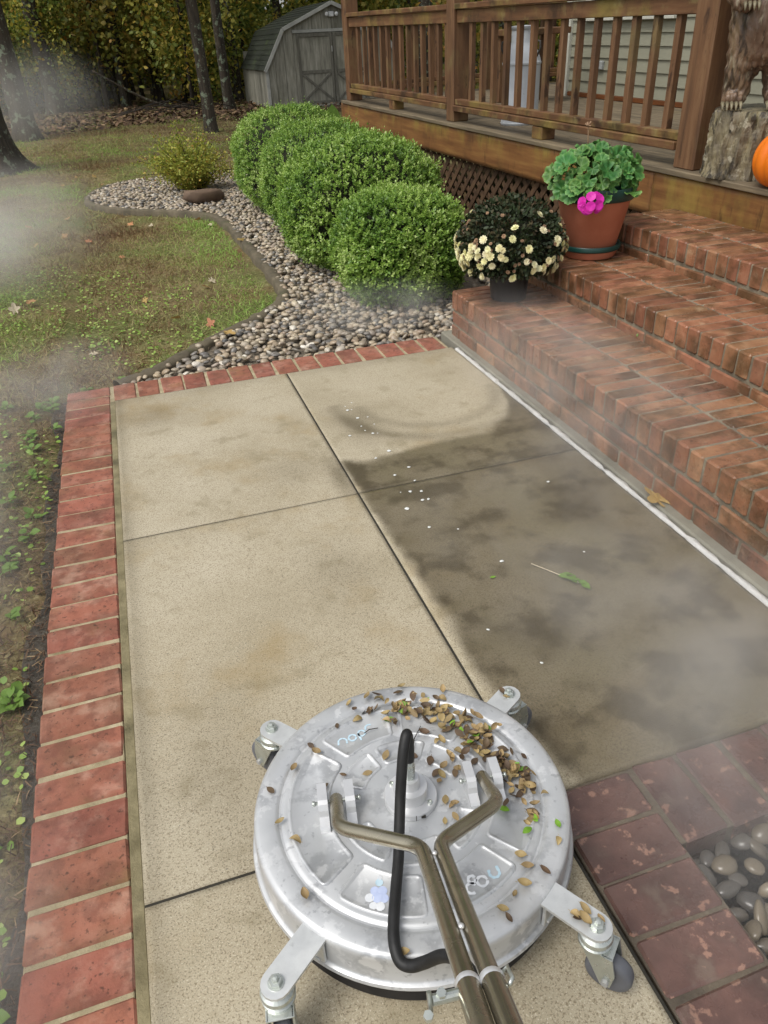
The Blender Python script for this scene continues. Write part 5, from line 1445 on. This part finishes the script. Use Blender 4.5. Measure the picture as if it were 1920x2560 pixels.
# far mass of foliage that closes the view
n = 26000; g = np.random.default_rng(55)
a = g.uniform(-1.0, 1.25, n); dist_ = g.uniform(38, 52, n)
C = np.stack([np.sin(a) * dist_, np.cos(a) * dist_ - 2, g.uniform(0, 1, n) ** 1.1 * 11], -1)
o = obj('far_wood', cloud('far_wood', C, g.normal(size=(n, 3)), np.array([0, -.6, .6]) + g.normal(size=(n, 3)) * .5, g.uniform(.4, .9, n), MT['woodleaf'], LEAF_OVAL, g.random(n) * .5, 1.4)); tag(o, 'dense autumn foliage far back in the wood', kind='stuff')
# litter on the forest floor
n = 12000
C = np.stack([g.uniform(-9, 7, n), 14.6 + np.abs(g.normal(size=n)) * 4.5, np.full(n, -.015)], -1); C[:, 1] += .5 * np.sin(C[:, 0] * 1.3); C[:, 2] += g.uniform(0, .05, n)
o = obj('leaf_litter', cloud('leaf_litter', C, g.normal(size=(n, 3)) * np.array([1, 1, .25]), np.array([0, 0, 1]) + g.normal(size=(n, 3)) * .35, g.uniform(.07, .13, n), MT['litter'], LEAF_OVAL, None, 1.3)); tag(o, 'brown fallen leaves carpeting the floor of the wood', kind='stuff')
m = MB(); m.tube([tuple(q) for q in catmull([(2.3, 19.6, 0), (1.6, 19.4, .12), (.95, 19.3, .42), (.1, 19.0, .95)], 5)], [.02 + .002 * k for k in range(16)][::-1], 7)
tag(m.build('fallen_branch', MT['bark'], None, True), 'long bare fallen branch slanting over the brush at the wood edge', 'branch')
for k in range(9):
    m = MB(); x, y = sr2.uniform(.9, 3.0), sr2.uniform(16.5, 19); a = sr2.uniform(-.6, .6); ln = sr2.uniform(.5, 1.1)
    m.tube([(x - math.cos(a) * ln, y, .05), (x, y + .05, .16 + sr2.uniform(0, .15)), (x + math.cos(a) * ln, y + .1, .06)], [.008, .012, .006], 6)
    tag(m.build('brush_stick', MT['bark_dark'], None, True), 'thin dark stick in the brush pile at the wood edge', 'stick', 'sticks in the brush pile')
# ------------------------------------------------------------------ grass, weeds, fallen leaves
g = np.random.default_rng(91)


def lawn_ok(x, y):
    k = ~inside(x, y, poly) & ~((x > -.22) & (y < .24))
    return k & ~((x > 1.0) & (y < 7.3)) & (x < 6)


def blades(n, xa, xb, ya, yb, size, green):
    x = g.uniform(xa, xb, n); y = g.uniform(ya, yb, n)
    dens = vnoise(x, y, 2.2, 15, 3); k = lawn_ok(x, y) & (g.random(n) < .25 + 1.3 * np.clip(dens - .25, 0, 1)); x = x[k]; y = y[k]; n = len(x)
    # keep the wet trench beside the bricks nearly bare
    k = (g.random(n) < np.clip((-x - .22) / .12, .12, 1)) | (y > .25); x = x[k]; y = y[k]; n = len(x)
    z = lawn_z(x, y) - .004
    D = np.stack([g.normal(size=n) * .75, g.normal(size=n) * .75, np.abs(g.normal(size=n)) * .45 + .25], -1)
    pat = vnoise(x, y, 1.0, 25, 3)
    near_edge = np.exp(-((x - 1.0) / .35) ** 2) * (y < 4.5) * (y > .6)
    v = np.clip((pat - .5) * 1.8 + .40 + green + g.normal(size=n) * .22 + .3 * near_edge, 0, 1)
    return np.stack([x, y, z], -1), D, g.uniform(size * .6, size * 1.3, n), v


parts_ = [blades(30000, -1.5, .1, -3.4, .6, .035, -.05), blades(66000, -1.6, 1.15, .2, 4.2, .042, .08), blades(40000, -2.2, 1.2, 4.0, 9.0, .05, .03), blades(40000, -4, 3.5, 8.5, 16, .07, -.1)]
C = np.concatenate([q[0] for q in parts_]); D = np.concatenate([q[1] for q in parts_]); S = np.concatenate([q[2] for q in parts_]); Vr = np.concatenate([q[3] for q in parts_]); n = len(C)
o = obj('grass', cloud('grass', C, D, g.normal(size=(n, 3)) + np.array([0, 0, .6]), S, MT['grass'], BLADE, Vr, 1.0)); tag(o, 'thin brown and green grass blades of the lawn', kind='stuff')
# clover and creeping ground cover
n = 11000; x = g.uniform(-1.3, 1.05, n); y = g.uniform(-3.3, 4.2, n); k = lawn_ok(x, y) & (vnoise(x, y, 1.3, 35, 3) > .50); x = x[k]; y = y[k]; n = len(x)
C = np.stack([x, y, lawn_z(x, y) + g.uniform(.004, .025, n)], -1)
o = obj('clover', cloud('clover', C, g.normal(size=(n, 3)) * np.array([1, 1, .2]), np.array([0, 0, 1]) + g.normal(size=(n, 3)) * .3, g.uniform(.012, .022, n), MT['clover'], LEAF_OVAL, None, 1.7)); tag(o, 'low green clover creeping through the lawn', kind='stuff')
# dead grass and debris on the wet soil by the bricks
n = 9000; x = -.20 - np.abs(g.normal(size=n)) * .26; y = g.uniform(-3.4, .5, n)
C = np.stack([x, y, lawn_z(x, y) + g.uniform(0, .014, n)], -1)
o = obj('thatch', cloud('thatch', C, g.normal(size=(n, 3)) * np.array([1, 1, .15]), np.array([0, 0, 1]) + g.normal(size=(n, 3)) * .3, g.uniform(.012, .04, n), MT['litter'], BLADE, None, .9)); tag(o, 'dead grass and debris on the wet soil beside the bricks', kind='stuff')

WL = []
for k in range(3):
    m = MB(); V = []
    for u, wv, z in ((0, .05, 0), (.25, .34, .06), (.55, .38, .08), (.8, .22, .04), (1, .02, -.06)): V += [(u, wv, z), (u, 0, z - .05), (u, -wv, z)]
    m.add(V, [f for j in range(4) for f in ((3 * j, 3 * j + 1, 3 * j + 4, 3 * j + 3), (3 * j + 1, 3 * j + 2, 3 * j + 5, 3 * j + 4))]); WL.append(m.mesh('leaf', MT['clover'], True))
wd_spots = [(-.33, -.18), (-.40, -.42), (-.30, -.55), (-.36, -.72), (-.28, -.86), (-.45, -.98), (-.33, -1.12), (-.42, -1.3), (-.30, -1.42), (-.34, -1.62), (-.27, -1.78), (-.39, -1.86), (-.31, -2.02), (-.29, -2.2), (-.36, -2.32), (-.33, .02), (-.26, .16), (-.45, .2), (-.12, .33), (.05, .40), (-.55, .1), (-.62, -.3), (-.6, -.75), (-.28, -2.5)]
wd_spots += [(-.24 - abs(g.normal()) * .2, g.uniform(-2.7, .3)) for _ in range(30)]
for k, (x, y) in enumerate(wd_spots):
    t = empty('weed', (x, y, float(lawn_z(np.array([x]), np.array([y]))[0]) + .002)); wz = 'near the far corner of the brick edging' if y > -.4 else 'beside the middle of the brick edging' if y > -1.6 else 'beside the near end of the brick edging'; tag(t, 'small green broadleaf weed ' + wz, 'weed', 'weeds ' + wz)
    for j in range(int(g.integers(5, 11))):
        a = g.uniform(0, 6.28); ln = g.uniform(.018, .04); o = obj('leaf', WL[g.integers(3)], t, (math.cos(a) * .008, math.sin(a) * .008, g.uniform(.006, .028))); o.scale = (ln, ln, ln); o.rotation_euler = (g.normal() * .25, -g.uniform(0, .5), a)
    m = MB(); m.tube([(0, 0, -.01), (.002, 0, .028)], .0012, 5); m.build('stem', MT['clover'], t)


def lobed(seed, mtl, lobes=5):
    r = random.Random(seed); m = MB(); P_ = []
    n = lobes * 6
    for k in range(n):
        a = R(-160 + 320 * k / (n - 1)); l = .5 + .5 * abs(math.cos((a) * lobes / 2 * .9)) ** 1.3; l *= (1 - .35 * abs(a) / math.pi)
        P_.append((l * math.cos(a), l * math.sin(a) * .85, .18 * l * l * math.sin(a * 2 + seed) + .12 * abs(math.sin(a)) + r.uniform(-.02, .02)))
    m.add([(-.05, 0, 0)] + P_, [(0, k + 1, k + 2) for k in range(n - 1)])
    m.add([(-.05, .012, 0), (-.05, -.012, 0), (-.5, -.008, .08), (-.5, .008, .08)], [(0, 1, 2, 3)])
    return m.mesh('fallen_leaf', MT[mtl], False)


ML = {q: [lobed(k, q) for k in range(3)] for q in ('deadleaf', 'paleleaf')}
fixed = [(-.541, 1.769, 'paleleaf', 'pale curled dead leaf standing in the lawn near the left edge'), (-.464, 1.914, 'deadleaf', 'flat tan leaf just behind the pale curled leaf on the lawn'), (.381, 1.134, 'deadleaf', 'large brown lobed leaf on the lawn near the bed edging'),
         (.622, .716, 'deadleaf', 'tan dry leaf lying on the pebbles near the bed edging'), (1.05, 3.006, 'deadleaf', 'dry leaf lying on the curved bed edging'), (.828, 4.052, 'deadleaf', 'orange leaf on the grass near the bend of the edging')]
for k, (x, y, q, lab) in enumerate(fixed):
    o = obj('fallen_leaf', ML[q][k % 3], None, (x, y, -.01 if k != 3 else .0)); s = .05; o.scale = (s, s, s); o.rotation_euler = (g.normal() * .3, g.normal() * .3 - (.5 if k == 0 else 0), g.uniform(0, 6.28)); tag(o, lab, 'leaf')
k = 0
while k < 34:
    x, y = g.uniform(-1.2, 1.0), g.uniform(.5, 9)
    if not lawn_ok(np.array([x]), np.array([y]))[0]: continue
    q = 'deadleaf' if g.random() < .75 else 'paleleaf'; o = obj('fallen_leaf', ML[q][k % 3], None, (x, y, float(lawn_z(np.array([x]), np.array([y]))[0]) + .018)); s = g.uniform(.03, .05); o.scale = (s, s, s); o.rotation_euler = (g.normal() * .3, g.normal() * .3, g.uniform(0, 6.28))
    tag(o, 'brown autumn leaf scattered on the lawn', 'leaf', 'autumn leaves scattered on the lawn') if q == 'deadleaf' else tag(o, 'pale faded leaf scattered on the lawn', 'leaf', 'faded leaves scattered on the lawn'); k += 1
o = obj('fallen_leaf', ML['deadleaf'][1], None, (1.664, -1.63, .024)); o.scale = (.06, .06, .06); o.rotation_euler = (.1, -.25, 1.9); tag(o, 'tan lobed leaf leaning on the foot of the brick step wall', 'leaf')
o = obj('fallen_leaf', LV['boxgreen'][0], None, (1.017, -1.785, .004)); tag(o, 'single small pale leaf lying on the dirty concrete', 'leaf')
up_ = empty('uprooted_weed', (1.18, -1.83, .004)); tag(up_, 'uprooted green weed stem lying on the wet dirty concrete', 'weed')
m = MB(); m.tube([(-.035, .06, .002), (0, 0, .004), (.05, -.075, .003)], [.0012, .0014, .001], 6); m.build('stem', MT['paleleaf'], up_, True)
for k in range(9):
    t = g.uniform(.2, 1); o = obj('leaf', WL[k % 3], up_, (.05 * t, -.075 * t, .004 + .002 * k / 9)); ln = g.uniform(.018, .035); o.scale = (ln, ln * .7, ln); o.rotation_euler = (g.normal() * .2, -.1, -.95 + g.normal() * .6)
# white foam flecks left on the concrete
for k in range(30):
    t = g.random(); x = .965 + .03 * t + g.normal() * .04; y = -.42 - 1.1 * t + g.normal() * .03
    if k > 24: x, y = g.uniform(.9, 1.55), g.uniform(-2.4, -1.3)
    n_ = 9; s = g.uniform(.003, .0075) * (1.7 if k in (3, 9) else 1); m = MB(); V = [(s * g.uniform(.7, 1.2) * math.cos(6.283 * j / n_), s * g.uniform(.6, 1.0) * math.sin(6.283 * j / n_), .0) for j in range(n_)]; V2 = [(a_ * .6, b_ * .6, s * .25) for a_, b_, _ in V]
    m.add(V + V2, [(j, (j + 1) % n_, n_ + (j + 1) % n_, n_ + j) for j in range(n_)] + [tuple(range(n_, 2 * n_))])
    tag(m.build('foam_fleck', MT['foam'], None, True, (x, y, .0028), (0, 0, g.uniform(0, 6))), 'small white foam fleck on the concrete slab', 'foam fleck', 'white foam flecks on the concrete')

# ------------------------------------------------------------------ steam drifting off the hot wash water
bm = bmesh.new(); bmesh.ops.create_icosphere(bm, subdivisions=3, radius=1.0); puff_me0 = bpy.data.meshes.new('steam'); bm.to_mesh(puff_me0); bm.free()


def steam_mat(name, dens, nscale, lo, hi):
    m = bpy.data.materials.new(name); m.use_nodes = True; nt = m.node_tree; N = nt.nodes; L = nt.links
    N.remove(N['Principled BSDF']); out = N['Material Output']
    v = N.new('ShaderNodeVolumePrincipled'); v.inputs['Color'].default_value = (.95, .945, .93, 1); v.inputs['Anisotropy'].default_value = .15
    tc = N.new('ShaderNodeTexCoord'); ln = N.new('ShaderNodeVectorMath'); ln.operation = 'LENGTH'; L.new(tc.outputs['Object'], ln.inputs[0])
    fo = N.new('ShaderNodeMapRange'); fo.interpolation_type = 'SMOOTHERSTEP'; fo.inputs[1].default_value = .98; fo.inputs[2].default_value = .05; L.new(ln.outputs['Value'], fo.inputs[0])
    ge = N.new('ShaderNodeNewGeometry'); no = N.new('ShaderNodeTexNoise'); no.inputs['Scale'].default_value = nscale; no.inputs['Detail'].default_value = 2.0; no.inputs['Distortion'].default_value = .6; L.new(ge.outputs['Position'], no.inputs['Vector'])
    mr = N.new('ShaderNodeMapRange'); mr.interpolation_type = 'SMOOTHSTEP'; mr.inputs[1].default_value = lo; mr.inputs[2].default_value = hi; L.new(no.outputs['Fac'], mr.inputs[0])
    a = N.new('ShaderNodeMath'); a.operation = 'MULTIPLY'; L.new(fo.outputs[0], a.inputs[0]); L.new(mr.outputs[0], a.inputs[1])
    b = N.new('ShaderNodeMath'); b.operation = 'MULTIPLY'; b.inputs[1].default_value = dens; L.new(a.outputs[0], b.inputs[0]); L.new(b.outputs[0], v.inputs['Density']); L.new(v.outputs[0], out.inputs['Volume'])
    return m


def steam(c, r, dens, nscale=4.0, lo=.38, hi=.68, lab=''):
    me = puff_me0.copy(); me.materials.append(steam_mat('steam', dens, nscale, lo, hi))
    o = obj('steam', me, None, c); o.scale = r; tag(o, lab, kind='stuff')


STEAM = True
if STEAM:
    steam((-.66, -1.15, .14), (.62, 1.75, .36), 3.1, 2.4, .22, .74, 'grey steam drifting over the soil left of the brick edging')
    steam((-.36, -2.45, .08), (.36, .70, .26), 3.8, 3.4, .25, .72, 'grey steam low over the soil at the near left corner')
    steam((-.22, .05, .10), (.50, .55, .22), 1.9, 3.6, .25, .72, 'pale steam over the far left corner of the brick edging')
    steam((-.75, 2.9, .3), (1.1, 2.7, .5), .85, 1.2, .22, .74, 'pale steam drifting across the lawn')
    steam((-.9, 11.5, .7), (1.7, 4.6, 1.1), .13, .5, .22, .72, 'thin steam in front of the trees at the left')
    steam((1.42, .58, .06), (.62, .42, .20), 2.4, 3.6, .22, .72, 'white steam rising at the foot of the small boxwood bush')
    steam((1.72, -1.0, .16), (.46, 1.30, .34), 2.2, 2.8, .24, .72, 'white steam curling up the lowest brick step')
    steam((1.25, -1.85, .10), (.68, .85, .24), 1.15, 4.2, .34, .72, 'wispy steam over the dirty concrete')
    steam((1.30, -2.60, .14), (.66, .75, .30), 3.0, 3.0, .24, .72, 'steam over the wet brick corner and its pebbles')
